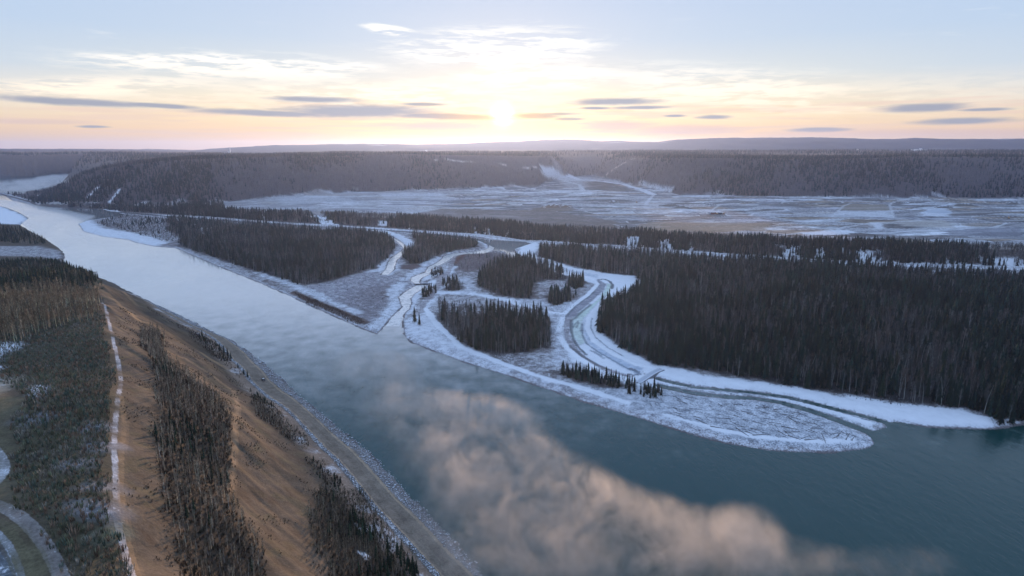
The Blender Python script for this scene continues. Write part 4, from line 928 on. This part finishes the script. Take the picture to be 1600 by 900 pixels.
add_brush('slope_undergrowth', [brush('b', P, 1.7, 1.0, 2.4, [(.045, .045, .026), (.075, .045, .03), (.10, .07, .045), (.05, .05, .035)], '') for P in (B_SLOPE, B_CLUMP, B_STRIP, B_SMALL, B_RD)] +
          [brush('b', hit([(258, 700), (262, 800), (300, 905), (285, 905), (240, 800), (238, 720)]), 2.6, .6, 1.3, [(.10, .06, .04)], ''), brush('b', hit([(300, 515), (345, 545), (380, 590), (372, 592), (330, 555), (290, 522)]), 2.2, .8, 1.8, [(.09, .05, .035), (.06, .05, .04)], ''),
           brush('b', hit([(228, 478), (300, 516), (298, 520), (226, 482)]), 2.5, .8, 1.6, [(.10, .06, .04)], '')], 'dark bramble undergrowth filling the wooded gullies of the grassy slope', 'undergrowth')
SLP = hit([(190, 478), (225, 505), (330, 562), (420, 622), (500, 700), (545, 760), (610, 832), (660, 905), (205, 905), (186, 820), (184, 700), (193, 600), (180, 520)])
add_brush('slope_tussocks', [brush('b', SLP, 1.6, .4, 1.3, [(.14, .10, .06), (.09, .07, .045), (.06, .055, .04), (.18, .14, .09)], '', extra=lambda x, y: fbm(x, y, 16, 3, 29) + .5 * fbm(x, y, 5, 2, 30) > .22)], 'dry grass tussocks and low bushes speckling the brown slope', 'grass')
add_brush('shore_scrub', [brush('b', UP([(150, 350), (225, 370), (262, 380), (290, 370), (275, 343), (190, 337)]), 5.5, 1.5, 3.5, [(.14, .10, .085), (.19, .15, .13), (.10, .08, .07)], ''), brush('b', UP([(452, 456), (492, 471), (530, 487), (575, 508), (560, 508), (520, 492), (480, 474)]), 1.6, 1.2, 2.6, [(.08, .05, .04), (.11, .07, .05)], ''),
                          brush('b', UP([(475, 452), (525, 441), (575, 426), (640, 437), (618, 472), (600, 500), (580, 516), (500, 470)]), 4.5, .7, 1.6, [(.12, .09, .085), (.17, .14, .14), (.09, .065, .055)], '', extra=lambda x, y: fbm(x, y, 50, 3, 7) > -.1),
                          brush('b', UP([(800, 470), (905, 470), (880, 510), (885, 560), (860, 572), (862, 500), (800, 480)]), 4.5, .5, 1.3, [(.14, .12, .12), (.22, .2, .2)], ''),
                          brush('b', UP([(1175, 590), (1300, 606), (1400, 624), (1500, 634), (1550, 648), (1545, 655), (1500, 646), (1400, 637), (1300, 621), (1175, 601)]), 2.8, .8, 2.0, [(.08, .07, .075), (.05, .05, .055), (.2, .2, .22)], '')], 'low reddish brown scrub dotting the frosty flats and forest margin', 'scrub')

# ------------------------------------------------------------------ rocks, logs, crossing, road things, far buildings
def plain(name, c, rough=.7, metal=0.0, amt=.25, sc=1.0, snow=0.0):
    m, b = material(name); g = node('ShaderNodeNewGeometry'); n = nz(g.outputs['Position'], sc, 4)
    base = cmix(1.0, c, cmb((n - .5) * (amt * 2) + 1.0, (n - .5) * (amt * 2) + 1.0, (n - .5) * (amt * 2) + 1.0), 'MULTIPLY')
    if snow:
        sp = node('ShaderNodeSeparateXYZ'); link(g.outputs['Normal'], sp.inputs[0])
        base = cmix(sstep(X(sp.outputs[2]) + (n - .5) * .8, 1 - snow, 1.15 - snow), base, (.64, .67, .73))
    link(base, b.inputs['Base Color']); b.inputs['Roughness'].default_value = rough; b.inputs['Metallic'].default_value = metal
    return m
M_ROCK = plain('rock', (.17, .16, .155), .9, 0, .45, .8, .22); M_LOG = plain('driftwood', (.055, .045, .042), .9, 0, .4, 1.2, .16); M_SNOWTOP = plain('packed_snow', (.46, .49, .55), .8, 0, .15, .5)
M_DARK = plain('dark_timber', (.06, .055, .055), .9); M_WHITE = plain('white_cladding', (.80, .80, .80), .6, 0, .05); M_ROOF = plain('grey_roof', (.35, .36, .40), .6, 0, .1); M_GLASS = plain('dark_glass', (.03, .035, .04), .15)
M_YEL = plain('machine_yellow', (.42, .22, .05), .6); M_TYRE = plain('rubber', (.03, .03, .03), .9); M_RED = plain('rusty_red', (.22, .07, .045), .8); M_CAR = plain('dark_paint', (.035, .04, .05), .35); M_STEEL = plain('galvanised_steel', (.35, .36, .38), .5, .4)
class MB:
    def __init__(s): s.V = []; s.F = []
    def box(s, c, d, rz=0.0, tz=1.0):
        ca, sa = math.cos(rz), math.sin(rz); b = len(s.V)
        for k in (-.5, .5):
            q = 1.0 if k < 0 else tz
            for i, j in ((-.5, -.5), (.5, -.5), (.5, .5), (-.5, .5)):
                x, y = i * d[0] * q, j * d[1] * q; s.V.append((c[0] + x * ca - y * sa, c[1] + x * sa + y * ca, c[2] + k * d[2]))
        s.F += [(b, b + 3, b + 2, b + 1), (b + 4, b + 5, b + 6, b + 7)] + [(b + i, b + (i + 1) % 4, b + 4 + (i + 1) % 4, b + 4 + i) for i in range(4)]
        return s
    def tube(s, p, q, r0, r1, n=8):
        p, q = Vector(p), Vector(q); d = (q - p).normalized(); a = d.orthogonal().normalized(); c = d.cross(a); b = len(s.V)
        for o, r in ((p, r0), (q, r1)):
            for i in range(n): t = 6.28319 * i / n; s.V.append(tuple(o + (a * math.cos(t) + c * math.sin(t)) * r))
        s.F += [(b + i, b + (i + 1) % n, b + n + (i + 1) % n, b + n + i) for i in range(n)] + [tuple(b + i for i in reversed(range(n))), tuple(b + n + i for i in range(n))]
        return s
    def gable(s, c, d, rise, over=.4):
        x, y = d[0] / 2 + over, d[1] / 2 + over; b = len(s.V)
        for dz_ in (0, -.25):
            s.V += [(c[0] + sx_ * x, c[1] + sy_ * y, c[2] + dz_) for sx_, sy_ in ((-1, -1), (1, -1), (1, 1), (-1, 1))] + [(c[0] - x, c[1], c[2] + rise + dz_), (c[0] + x, c[1], c[2] + rise + dz_)]
        s.F += [(b, b + 1, b + 5, b + 4), (b + 3, b + 4, b + 5, b + 2), (b + 6, b + 10, b + 11, b + 7), (b + 9, b + 8, b + 11, b + 10), (b, b + 4, b + 10, b + 6), (b + 4, b + 3, b + 9, b + 10), (b + 1, b + 7, b + 11, b + 5), (b + 5, b + 11, b + 8, b + 2), (b, b + 6, b + 7, b + 1), (b + 3, b + 2, b + 8, b + 9)]
        return s
    def build(s, name, mat, parent=None, smooth=False):
        me = bpy.data.meshes.new(name); me.from_pydata(s.V, [], s.F); me.materials.append(mat); me.update()
        if smooth: me.polygons.foreach_set('use_smooth', [True] * len(me.polygons))
        o = bpy.data.objects.new(name, me); COL.objects.link(o)
        if parent: o.parent = parent
        return o
def empty(name, loc, rz=0.0):
    o = bpy.data.objects.new(name, None); COL.objects.link(o); o.location = loc; o.rotation_euler = (0, 0, rz); return o
def copy_tree(o, parent=None):
    c = o.copy(); COL.objects.link(c)
    if parent: c.parent = parent
    for ch in [q for q in bpy.data.objects if q.parent == o]: copy_tree(ch, c)
    return c
def zt(x, y): return terrain(np.array([x]), np.array([y])).item()

# armour stone along the river road
def rocks():
    i = np.arange(len(road_c) - 1); seg = np.linalg.norm(np.diff(road_c, axis=0), axis=1); s = np.concatenate([[0], np.cumsum(seg)])
    n = 16000; t = RNG.uniform(0, s[-1], n); px_ = np.interp(t, s, road_c[:, 0]); py_ = np.interp(t, s, road_c[:, 1]); k = np.clip(np.searchsorted(s, t) - 1, 0, len(seg) - 1)
    d = (road_c[k + 1] - road_c[k]) / seg[k][:, None]; nrm = np.stack([-d[:, 1], d[:, 0]], 1)
    if ((nrm @ np.array([1.0, .4])).mean() < 0): nrm = -nrm
    side = RNG.uniform(0, 1, n) < .80; off = np.where(side, RNG.uniform(6.8, 22, n), RNG.uniform(-10.2, -7.2, n))
    x, y = px_ + nrm[:, 0] * off, py_ + nrm[:, 1] * off; w = water_sd(x, y); keep = (w > -1.2) & (w < 40) & ((y > 60)); keep &= np.hypot(x, y) < 900
    x, y = x[keep], y[keep]; z = terrain(x, y); n = len(x)
    v0 = np.array([(1, 0, 0), (-1, 0, 0), (0, 1, 0), (0, -1, 0), (0, 0, 1), (0, 0, -1), (.6, .6, .5), (-.6, -.5, .5)]); f0 = np.array([(0, 6, 4), (6, 2, 4), (2, 1, 4), (1, 7, 4), (7, 3, 4), (3, 0, 4), (0, 2, 6), (1, 3, 7), (0, 5, 2), (2, 5, 1), (1, 5, 3), (3, 5, 0)])
    sz = (.22 + RNG.gamma(2, .15, n))[:, None, None]; V = v0[None] * RNG.uniform(.6, 1.3, (n, 8, 1)) * sz; a = RNG.uniform(0, 6.28, n)[:, None]
    xr = V[:, :, 0] * np.cos(a) - V[:, :, 1] * np.sin(a); yr = V[:, :, 0] * np.sin(a) + V[:, :, 1] * np.cos(a)
    V = np.stack([xr + x[:, None], yr + y[:, None], V[:, :, 2] * .7 + z[:, None]], 2).reshape(-1, 3); F = (f0[None] + (np.arange(n) * 8)[:, None, None]).reshape(-1, 3)
    tag(mesh_np('riprap_rocks', V, F, M_ROCK), 'frosted grey armour stones lining the river road bank and ditch', 'rocks', None, 'stuff')
rocks()

# driftwood stranded on the bar
def log_mesh(seed):
    g = random.Random(seed); m = MB(); L = 1.0; pts = [(-.5 + i / 6, g.uniform(-.006, .006), .012 + g.uniform(0, .004)) for i in range(7)]
    n = 7; rads = [.030 - .003 * i + g.uniform(-.001, .002) for i in range(7)]
    for p, r in zip(pts, rads):
        for k in range(n): t = 6.283 * k / n; m.V.append((p[0], p[1] + math.cos(t) * r, p[2] + math.sin(t) * r))
    for i in range(6):
        for k in range(n): a = i * n + k; b_ = i * n + (k + 1) % n; m.F.append((a, a + n, b_ + n, b_))
    m.F += [tuple(range(n)), tuple(reversed(range(6 * n, 7 * n)))]
    for k in range(4 + seed % 3): t = g.uniform(0, 6.28); m.tube((-.48, 0, .012), (-.5 - g.uniform(.01, .04), math.cos(t) * .065, .012 + math.sin(t) * .05), .012, .004, 4)
    for k in range(seed % 4): x = g.uniform(-.2, .4); m.tube((x, 0, .015), (x + .04, g.choice((-1, 1)) * .07, .05), .007, .003, 4)
    o = m.build('driftwood_log', M_LOG, None, False); me = o.data; bpy.data.objects.remove(o); return me
log_me = [log_mesh(s) for s in range(6)]
def put_log(x, y, L, rz, lab, grp, fat=1.0):
    o = bpy.data.objects.new('driftwood_log', random.choice(log_me)); COL.objects.link(o); dx_, dy_ = math.cos(rz) * L * .4, math.sin(rz) * L * .4
    z0, z1 = zt(x - dx_, y - dy_), zt(x + dx_, y + dy_); o.location = (x, y, (z0 + z1) / 2 + .02 * L * 0); o.rotation_euler = (0, -math.atan2(z1 - z0, .8 * L), rz); o.scale = (L, min(L, 9) * fat, min(L, 9) * fat); tag(o, lab, 'log', grp)
BIG = [((605, 540), (718, 532), 'long dark log lying level at the lower edge of the log field'), ((490, 490), (578, 548), 'long dark log slanting down to the right end of the rim snow line'), ((210, 430), (295, 467), 'long log slanting beside the left start of the log field'),
       ((310, 480), (404, 494), 'dark log lying along the snow rim at the left of the field'), ((850, 410), (918, 460), 'long dark log slanting across the middle of the field'), ((1085, 530), (1112, 597), 'thick log pointing towards the water near the bar tip'),
       ((590, 490), (660, 510), 'short dark log just above the long level one'), ((800, 475), (915, 500), 'long slanting log in the centre right of the field'), ((850, 540), (936, 570), 'dark log near the rim snow, right of the long level one'), ((965, 573), (1052, 566), 'thin log lying level on the rim snow'),
       ((90, 405), (138, 430), 'dark log at the far left of the log field'), ((470, 326), (536, 324), 'dark log lying level near the channel side of the bar'), ((375, 333), (440, 330), 'log lying level nearest the ice lead'), ((830, 517), (925, 515), 'dark log lying level in the right middle of the field'),
       ((1190, 550), (1225, 512), 'curved row log leaning left near the tip'), ((1250, 572), (1275, 530), 'steep log second from the bar tip'), ((1290, 575), (1315, 545), 'steep short log closest to the bar tip'), ((760, 540), (790, 558), 'stubby log beside the rim snow')]
for a_, b_, lab in BIG:
    P_ = UP(zD([a_, b_]), 1.5); c_ = P_.mean(0); d_ = P_[1] - P_[0]; put_log(c_[0], c_[1], float(np.linalg.norm(d_)), math.atan2(d_[1], d_[0]), lab, None, 1.3)
_q = UP(zD([(210, 430), (295, 467)]), 1.5); LRZ = math.atan2(_q[1, 1] - _q[0, 1], _q[1, 0] - _q[0, 0])
LF = UP(zD([(-120, 245), (40, 240), (200, 275), (400, 305), (600, 312), (800, 345), (1000, 400), (1180, 470), (1330, 550), (1300, 578), (1100, 588), (850, 578), (600, 552), (400, 505), (200, 455), (0, 395), (-120, 340)]), 1.5)
lx, ly = fill(LF, 4.6, 1.0, 1.0); sel = RNG.permutation(len(lx))[:185]
for k in sel:
    f = fbm(lx[k:k+1], ly[k:k+1], 25, 2, 3)[0]; rz = LRZ + .5 * f + random.gauss(0, .28) + (random.uniform(.5, 2.2) if random.random() < .25 else 0)
    put_log(lx[k], ly[k], random.uniform(2.5, 9.5), rz, 'small snow dusted log in the jumble strewn over the gravel bar', 'small logs strewn over the gravel bar', random.uniform(.8, 1.25))
# dark clumps and sticks caught in the ice
stick = []
for l_, n, sp_ in ((zC([(238, 232), (270, 280), (320, 335), (372, 378)]), 26, 1.2), (zC([(830, 520), (870, 545), (930, 560), (990, 578)]), 34, 2.2), (zD([(750, 258), (870, 275), (960, 290)]), 20, .8), (zD([(100, 225), (190, 242), (320, 262)]), 26, .8), (zC([(300, 105), (330, 125)]), 8, .8), (zD([(300, 575 - 330), (420, 262)]), 10, 1)):
    P_ = smooth(UP(l_, 1.0), 2)
    for k in range(n):
        p = P_[RNG.integers(0, len(P_))] + RNG.normal(0, sp_, 2); stick.append(p)
m = MB()
for p in stick:
    z0 = max(zt(p[0], p[1]), -.1); a = random.uniform(0, 3.14); L = random.uniform(.8, 2.6); m.tube((p[0], p[1], z0 + .05), (p[0] + math.cos(a) * L, p[1] + math.sin(a) * L, z0 + random.uniform(.2, .9)), .16, .05, 4)
tag(m.build('branch_debris', M_LOG), 'dark broken branches frozen into the channel ice', 'debris', None, 'stuff')

# raised ice crossing over the frozen channel
def strip(name, pts, width, zt_, drop, mat, parent=None, wob=0.0):
    P_ = smooth(np.array(pts), 2); V, F = [], []; d = np.gradient(P_, axis=0); d /= np.linalg.norm(d, axis=1)[:, None]; nn = np.stack([-d[:, 1], d[:, 0]], 1)
    for i, p in enumerate(P_):
        for s_, dz_ in ((-.5 - drop * .4 / width, -drop), (-.5, 0), (.5, 0), (.5 + drop * .4 / width, -drop)): q = p + nn[i] * s_ * width; V.append((q[0], q[1], zt_ + dz_ + (random.uniform(-wob, wob) if dz_ == 0 else 0)))
    for i in range(len(P_) - 1):
        for j in range(3): a = i * 4 + j; F.append((a, a + 4, a + 5, a + 1))
    F += [(0, 1, 2, 3), tuple(4 * (len(P_) - 1) + k for k in (3, 2, 1, 0))]
    b = MB(); b.V = V; b.F = F; return b.build(name, mat, parent)
cpt = [tuple(p) for p in UP(zC([(905, 652), (960, 620), (1030, 570), (1100, 530), (1160, 508)]), 2.6)]
cx_, cy_ = cpt[2]; cr_ = empty('ice_crossing', (cx_, cy_, 0)); tag(cr_, 'raised snow covered crossing track over the frozen channel beside the spit grove', 'causeway')
rel = [(a - cx_, b - cy_) for a, b in cpt]
strip('embankment', rel, 6.4, 2.5, 2.4, plain('frozen_fill', (.16, .17, .19), .9, 0, .3, .5), cr_, .06); strip('roadway', rel, 5.2, 2.56, .05, M_SNOWTOP, cr_)
for s_ in (-2.3, 2.3):
    r_ = np.array(rel); d = np.gradient(r_, axis=0); d /= np.linalg.norm(d, axis=1)[:, None]; strip('snow_berm', (r_ + np.stack([-d[:, 1], d[:, 0]], 1) * s_).tolist(), .9, 2.95, .5, plain('berm_snow', (.62, .65, .70)), cr_, .08)
# weir across the creek
wp = UP([(646, 443.6), (683, 442.8)], 1.5); wc = wp.mean(0); wd_ = wp[1] - wp[0]; wl = float(np.linalg.norm(wd_)); wr = empty('creek_weir', (wc[0], wc[1], 0), math.atan2(wd_[1], wd_[0])); tag(wr, 'dark timber weir spanning the shining creek', 'weir')
MB().box((0, 0, .6), (wl, 1.6, 2.4)).build('beam', M_DARK, wr); MB().box((0, 0, 1.87), (wl * .96, 1.3, .12)).build('snow_cap', M_SNOWTOP, wr)
for k in range(5): MB().tube(((k - 2) * wl / 5, -1.1, -1.5), ((k - 2) * wl / 5, -1.1, 2.3), .3, .26).build('pile', M_DARK, wr)

# pickup on the river road
def pickup(loc, rz):
    t = empty('pickup_truck', loc, rz); tag(t, 'small dark pickup truck with a pale roof on the gravel river road', 'truck')
    MB().box((0, 0, .85), (5.3, 1.9, .62), 0, .97).box((1.75, 0, 1.2), (1.5, 1.8, .16), 0, .92).build('body', M_CAR, t); MB().box((.25, 0, 1.45), (2.0, 1.75, .65), 0, .82).build('cab', M_CAR, t); MB().box((.25, 0, 1.80), (1.6, 1.4, .06)).build('roof', M_WHITE, t)
    MB().box((1.27, 0, 1.45), (.08, 1.4, .42)).build('windscreen', M_GLASS, t); MB().box((-1.75, 0, 1.2), (1.6, 1.6, .1)).build('load_bed', M_TYRE, t)
    for a in (-1.65, 1.65):
        for b in (-.9, .9): wq = MB().tube((a, b - .12, .4), (a, b + .12, .4), .4, .4, 14).build('wheel', M_TYRE, t); MB().tube((a, b - .13, .4), (a, b + .13, .4), .2, .2, 10).build('rim', M_STEEL, wq)
    for b in (-.65, .65): MB().box((2.66, b, .95), (.05, .35, .18)).build('headlight', M_WHITE, t)
    return t
ph = hit([(419, 596)])[0]; i_ = np.argmin(np.hypot(road_c[:, 0] - ph[0], road_c[:, 1] - ph[1])); dr_ = road_c[i_ + 1] - road_c[i_]; pc_ = road_c[i_] + np.array([1.6, .6])
pickup((pc_[0], pc_[1], zt(pc_[0], pc_[1]) + .02), math.atan2(dr_[1], dr_[0]))

# machines and sheds on the terrace
def excavator(loc, rz):
    t = empty('excavator', loc, rz)
    for b in (-1.3, 1.3):
        MB().box((0, b, .55), (5.0, .7, 1.0), 0, .85).build('track', M_TYRE, t)
    MB().box((-.6, 0, 2.0), (4.0, 2.9, 1.5), 0, .93).build('housing', M_YEL, t); c = MB().box((1.3, .9, 2.6), (1.6, 1.1, 1.9), 0, .9).build('cab', M_YEL, t); MB().box((2.06, .9, 2.9), (.1, .85, 1.0)).build('window', M_GLASS, c)
    MB().tube((1.0, -.3, 2.4), (4.6, -.3, 5.8), .38, .30, 6).build('boom', M_YEL, t); MB().tube((4.6, -.3, 5.8), (7.0, -.3, 2.6), .28, .22, 6).build('stick', M_YEL, t); MB().box((7.0, -.3, 1.9), (1.1, 1.3, 1.3), 0, .7).build('bucket', M_DARK, t)
    return t
def spot(px, py, z=22.0):
    x, y = U(px, py, z); x, y = float(x), float(y); return (x, y, zt(x, y))
ex0 = excavator(spot(1120, 335), 2.6); tag(ex0, 'yellow excavator with raised boom in the middle of the machine camp on the terrace', 'excavator')
for px_, py_, rz_, lab in ((1131, 334.5, .4, 'yellow excavator at the right end of the machine camp on the terrace'), (1476 + 100, 343, 1.2, 'lone excavator among the snowy heaps at the right of the terrace'), (995, 317.5, 2.0, 'lone excavator beside the haul road junction on the terrace')):
    e_ = copy_tree(ex0); e_.location = spot(px_, py_); e_.rotation_euler.z = rz_; tag(e_, lab)
def shed(name, loc, rz, d, lab, cat, wm, rm, rise=2.0, grp=None, nwin=2):
    t = empty(name, loc, rz); tag(t, lab, cat, grp); w_ = MB().box((0, 0, d[2] / 2 - .5), (d[0], d[1], d[2] + 1)).build('wall', wm, t); MB().gable((0, 0, d[2]), d, rise).build('roof', rm, t)
    MB().box((d[0] * .3, -d[1] / 2 - .03, 1.2), (1.4, .12, 2.4)).build('door', M_DARK, t)
    for k in range(nwin): MB().box((-d[0] * .35 + k * d[0] * .25, -d[1] / 2 - .03, d[2] * .6), (1.3, .12, 1.1)).build('window', M_GLASS, t)
    return t
for px_, py_, d, wm, lab in ((1108, 334.5, (9, 5, 4), M_WHITE, 'white site trailer at the left end of the machine camp'), (1113.5, 335, (8, 5, 5), M_RED, 'rusty red container shed beside the white trailer'), (1117, 334.5, (6, 4, 4), M_RED, 'small rusty red shed left of the middle excavator'), (1125, 335, (10, 6, 4.5), M_DARK, 'dark low shed between the two camp excavators')):
    shed('site_shed', spot(px_, py_), random.uniform(-.3, .3), d, lab, 'shed', wm, M_ROOF, 1.0)
def heap(px, py, d, lab, mat):
    loc = spot(px, py); g = random.Random(int(px)); V, F = [], []; n = 26
    for k, (q, h) in enumerate(((1, -.15), (.82, .35), (.55, .72), (.25, .96))):
        for i in range(n): a = 6.2832 * i / n; f = 1 + .12 * math.sin(a * 3 + px) + g.uniform(-.05, .05); V.append((math.cos(a) * d[0] / 2 * q * f, math.sin(a) * d[1] / 2 * q * f, d[2] * h * (1 + g.uniform(-.06, .06))))
    V.append((0, 0, d[2]))
    for k in range(3):
        for i in range(n): a, b = k * n + i, k * n + (i + 1) % n; F.append((a, b, b + n, a + n))
    F += [(3 * n + i, 3 * n + (i + 1) % n, 4 * n) for i in range(n)]
    m = MB(); m.V, m.F = V, F; o = m.build('soil_heap', mat, None, True); o.location = loc; o.rotation_euler.z = g.uniform(-.1, .1); tag(o, lab, 'heap')
MH = plain('frosty_soil', (.15, .14, .13), .95, 0, .4, .12, .12); MHb = plain('brown_soil', (.17, .12, .085), .95, 0, .3, .1, .05)
heap(1045, 322, (75, 30, 7), 'long dark soil heap beside the haul road junction', MH); heap(1065, 324.5, (50, 18, 6), 'lower soil heap in front of the long one', MH); heap(1077, 326.5, (16, 9, 4), 'small dark soil heap right of the haul road', MH); heap(870, 324, (95, 60, 8), 'broad brown soil mound at the sunlit middle of the terrace', MHb)
heap(960, 317, (45, 25, 6), 'dark soil heap left of the haul road', MH); heap(1505, 322, (70, 30, 8), 'dark heap among snowy cuttings at the right', MH); heap(1475, 325, (60, 30, 7), 'frosty heap next to the pale rounded one', MH); heap(1582, 320, (40, 26, 9), 'dark mound at the right edge of the terrace', MH); heap(1465, 333, (80, 40, 9), 'pale rounded snow covered heap on the right terrace', M_SNOWTOP)
heap(1110, 320, (45, 25, 4), 'dark ridge heap above the machine camp', MH); heap(1420, 318, (60, 18, 4), 'low dark ridge near the hill foot at the right', MH)
# farm buildings far out on the plateau
def far_spot(px, py, D):
    rx, ry, rz = ray(px, py); k = D / math.hypot(rx, ry); x, y = float(rx * k), float(ry * k); return (x, y, zt(x, y))
for px_, py_, D, d, lab in ((1427, 229, 7600, (34, 18, 14), 'distant white barn, leftmost of the farm cluster on the right horizon'), (1433, 229, 7500, (40, 20, 14), 'distant white barn, second from the left of the farm cluster'), (1439, 228.5, 7600, (26, 20, 22), 'tallest distant white building of the farm cluster'), (1446, 229, 7500, (36, 18, 13), 'distant white barn at the right end of the farm cluster'),
                            (1528, 228.5, 7600, (50, 20, 14), 'distant pale long barn towards the right end of the horizon'), (1340, 235, 6400, (12, 10, 10), 'tiny lone white house on the brown plateau'), (666, 228, 8200, (26, 18, 14), 'tiny white building on the sunlit distant slope'), (898, 236.5, 6500, (14, 10, 8), 'tiny house on the plateau right of the sun')):
    shed('farm_building', far_spot(px_, py_, D), random.uniform(-.2, .2), d, lab, 'building', M_WHITE, M_WHITE, 5.0, nwin=3)
# white plant with a stack in the blue gap at the left
tx, ty, tz = far_spot(360.5, 243, 8000); pl_ = empty('process_plant', (tx, ty, tz)); tag(pl_, 'distant white industrial plant with one tall stack in the blue gap', 'plant')
MB().tube((0, 0, -20), (0, 0, 60), 7, 4.5, 14).build('stack', M_WHITE, pl_); MB().box((-50, 0, 0), (60, 26, 30)).build('hall', M_WHITE, pl_); MB().box((-20, 10, 0), (22, 20, 44)).build('tower', M_WHITE, pl_)

# ------------------------------------------------------------------ air: haze over everything, steam rising off the river
def vol_material(name, color, aniso):
    m = bpy.data.materials.new(name); m.use_nodes = True; X.nt = m.node_tree; X.nt.nodes.clear()
    v = node('ShaderNodeVolumePrincipled'); o = node('ShaderNodeOutputMaterial'); link(v.outputs[0], o.inputs['Volume'])
    v.inputs['Color'].default_value = (*color, 1); v.inputs['Anisotropy'].default_value = aniso; return m, v
def prism(name, P, z0, z1, mat):
    n = len(P); b = MB(); b.V = [(p[0], p[1], z0) for p in P] + [(p[0], p[1], z1) for p in P]
    b.F = [tuple(reversed(range(n))), tuple(range(n, 2 * n))] + [(i, (i + 1) % n, n + (i + 1) % n, n + i) for i in range(n)]
    return b.build(name, mat)
gm = bpy.data.objects['ground'].data; zz = np.empty(len(gm.vertices) * 3, np.float32); gm.vertices.foreach_get('co', zz); zlo = float(zz[2::3].min()); zhi = float(zz[2::3].max())
hm, hv = vol_material('haze', (.44, .60, 1.0), .62); hv.inputs['Density'].default_value = HAZE
hb = prism('haze', [(-16800, -16800), (16800, -16800), (16800, 16800), (-16800, 16800)], zlo - 1, max(zhi, HC) + 12, hm); tag(hb, 'thin blue morning haze filling the whole valley', 'haze', None, 'stuff')

def world_ellipse(px, py, rx, ry, z=6.0):
    """an ellipse on the water as the photo shows it -> centre, and inverse 2x2 map to the unit disc"""
    c = UP([(px, py)], z)[0]; a = UP([(px + rx, py)], z)[0] - c; b = (UP([(px, py - ry)], z)[0] - UP([(px, py + ry)], z)[0]) / 2
    return c, np.linalg.inv(np.stack([a, b], 1))
def steam_material(name, ells, dens, zt0, zt1, sc, thr, color, aniso, soft=.5, base=0.0, fade=None):
    m, v = vol_material(name, color, aniso); g = node('ShaderNodeNewGeometry'); pos = g.outputs['Position']; s = node('ShaderNodeSeparateXYZ'); link(pos, s.inputs[0])
    x, y, z = (X(s.outputs[i]) for i in range(3))
    mp = node('ShaderNodeMapping'); link(pos, mp.inputs[0]); mp.inputs['Scale'].default_value = (1, .8, 1.0)
    n = nz(mp.outputs[0], sc, 6, .66, 1.2)
    nl = nz(mp.outputs[0], sc * .28, 2, .5); nf = nz(mp.outputs[0], sc * 3.1, 4, .6)
    M = None
    for e in ells:
        c, I = world_ellipse(*e[:4]); k = e[4]
        u = (x - float(c[0])) * float(I[0, 0]) + (y - float(c[1])) * float(I[0, 1]); w = (x - float(c[0])) * float(I[1, 0]) + (y - float(c[1])) * float(I[1, 1])
        q = sstep(u * u + w * w + (n - .5) * 1.1, .05, 1.55, k, 0.0); M = q if M is None else M + q
    if M is None: M = X._m('ADD', 1.0, 0.0)
    M = M.min(1.0)
    if fade: M = sstep(y, fade[0], fade[1], .02, 1.0)
    top = (n * .9 + nl * .5 - .30).max(0.05) * M * (zt1 - zt0) + zt0
    fall = sstep(z / top, .25, 1.0, 1.0, 0.0)
    w_ = sstep(n * .46 + nf * .36 + nl * .18 + M * .14 - .14, thr, thr + soft)
    link((w_ + base) * M * fall * dens, v.inputs['Density']); return m
PL = [(590, 575, 75, 34, .5), (650, 640, 100, 44, .8), (735, 690, 130, 75, 1.0), (830, 750, 130, 62, 1.0), (760, 800, 120, 80, .9), (930, 800, 120, 60, 1.0), (1050, 835, 120, 48, .95), (1170, 838, 60, 56, .7), (1230, 875, 90, 40, .6), (1390, 880, 120, 32, .6), (1000, 895, 240, 40, .8), (850, 850, 120, 60, 1.0), (770, 880, 90, 50, .5), (560, 580, 130, 60, .28), (430, 500, 150, 50, .2), (800, 660, 120, 50, .35), (1250, 790, 120, 60, .12), (1450, 830, 120, 60, .1)]
sm = steam_material('river_steam', PL, DENS, 5.0, 36.0, .050, .34, (1.0, .98, .96), .66, .34, .20)
dom = np.array([(-190, 520), (-120, 380), (-60, 275), (10, 190), (60, 140), (240, 150), (300, 260), (170, 330), (100, 430), (10, 560), (-80, 760), (-330, 900), (-420, 860)])
so = prism('river_steam', dom, .15, 36.0, sm); tag(so, 'sunlit pinkish steam drifting off the cold river in the foreground', 'steam', None, 'stuff')
shL = [(0, 322), (30, 331), (47, 341), (34, 350), (46, 359), (72, 373), (87, 383), (101, 393), (101, 408), (130, 425), (165, 437), (262, 485), (332, 520), (400, 558), (455, 607), (510, 655), (663, 800), (757, 900), (900, 900)]
shR = [(1500, 800), (1250, 712), (1000, 660), (700, 560), (640, 530), (590, 523), (545, 505), (450, 462), (350, 420), (275, 388), (200, 375), (130, 362), (122, 350), (150, 338), (60, 322), (20, 314), (0, 312)]
s2 = steam_material('river_mist', [], DENS2, 3.0, 11.0, .016, .30, (.97, .98, 1.0), .70, .40, .45, fade=(430, 1000))
o2 = prism('river_mist', UP(shL + shR), .12, 9.0, s2); tag(o2, 'pale veil of mist lying low on the upper reach of the river', 'mist', None, 'stuff')
s3 = steam_material('valley_fog', [(75, 287, 85, 9, 1.0), (20, 292, 60, 10, .9), (100, 278, 45, 6, .9)], .012, 6.0, 60.0, .007, .46, (1.0, .96, .95), .5, .10, .0)
o3 = prism('valley_fog', UP([(-150, 303), (20, 303), (60, 297), (120, 288), (160, 274), (150, 271.5), (60, 272), (-150, 272)]), .2, 62.0, s3); tag(o3, 'pink white fog bank on the far bend of the river behind the wooded nose', 'fog', None, 'stuff')
for m_, q_ in ((sm, .2), (s2, .10), (s3, .3)): m_.cycles.volume_step_rate = q_
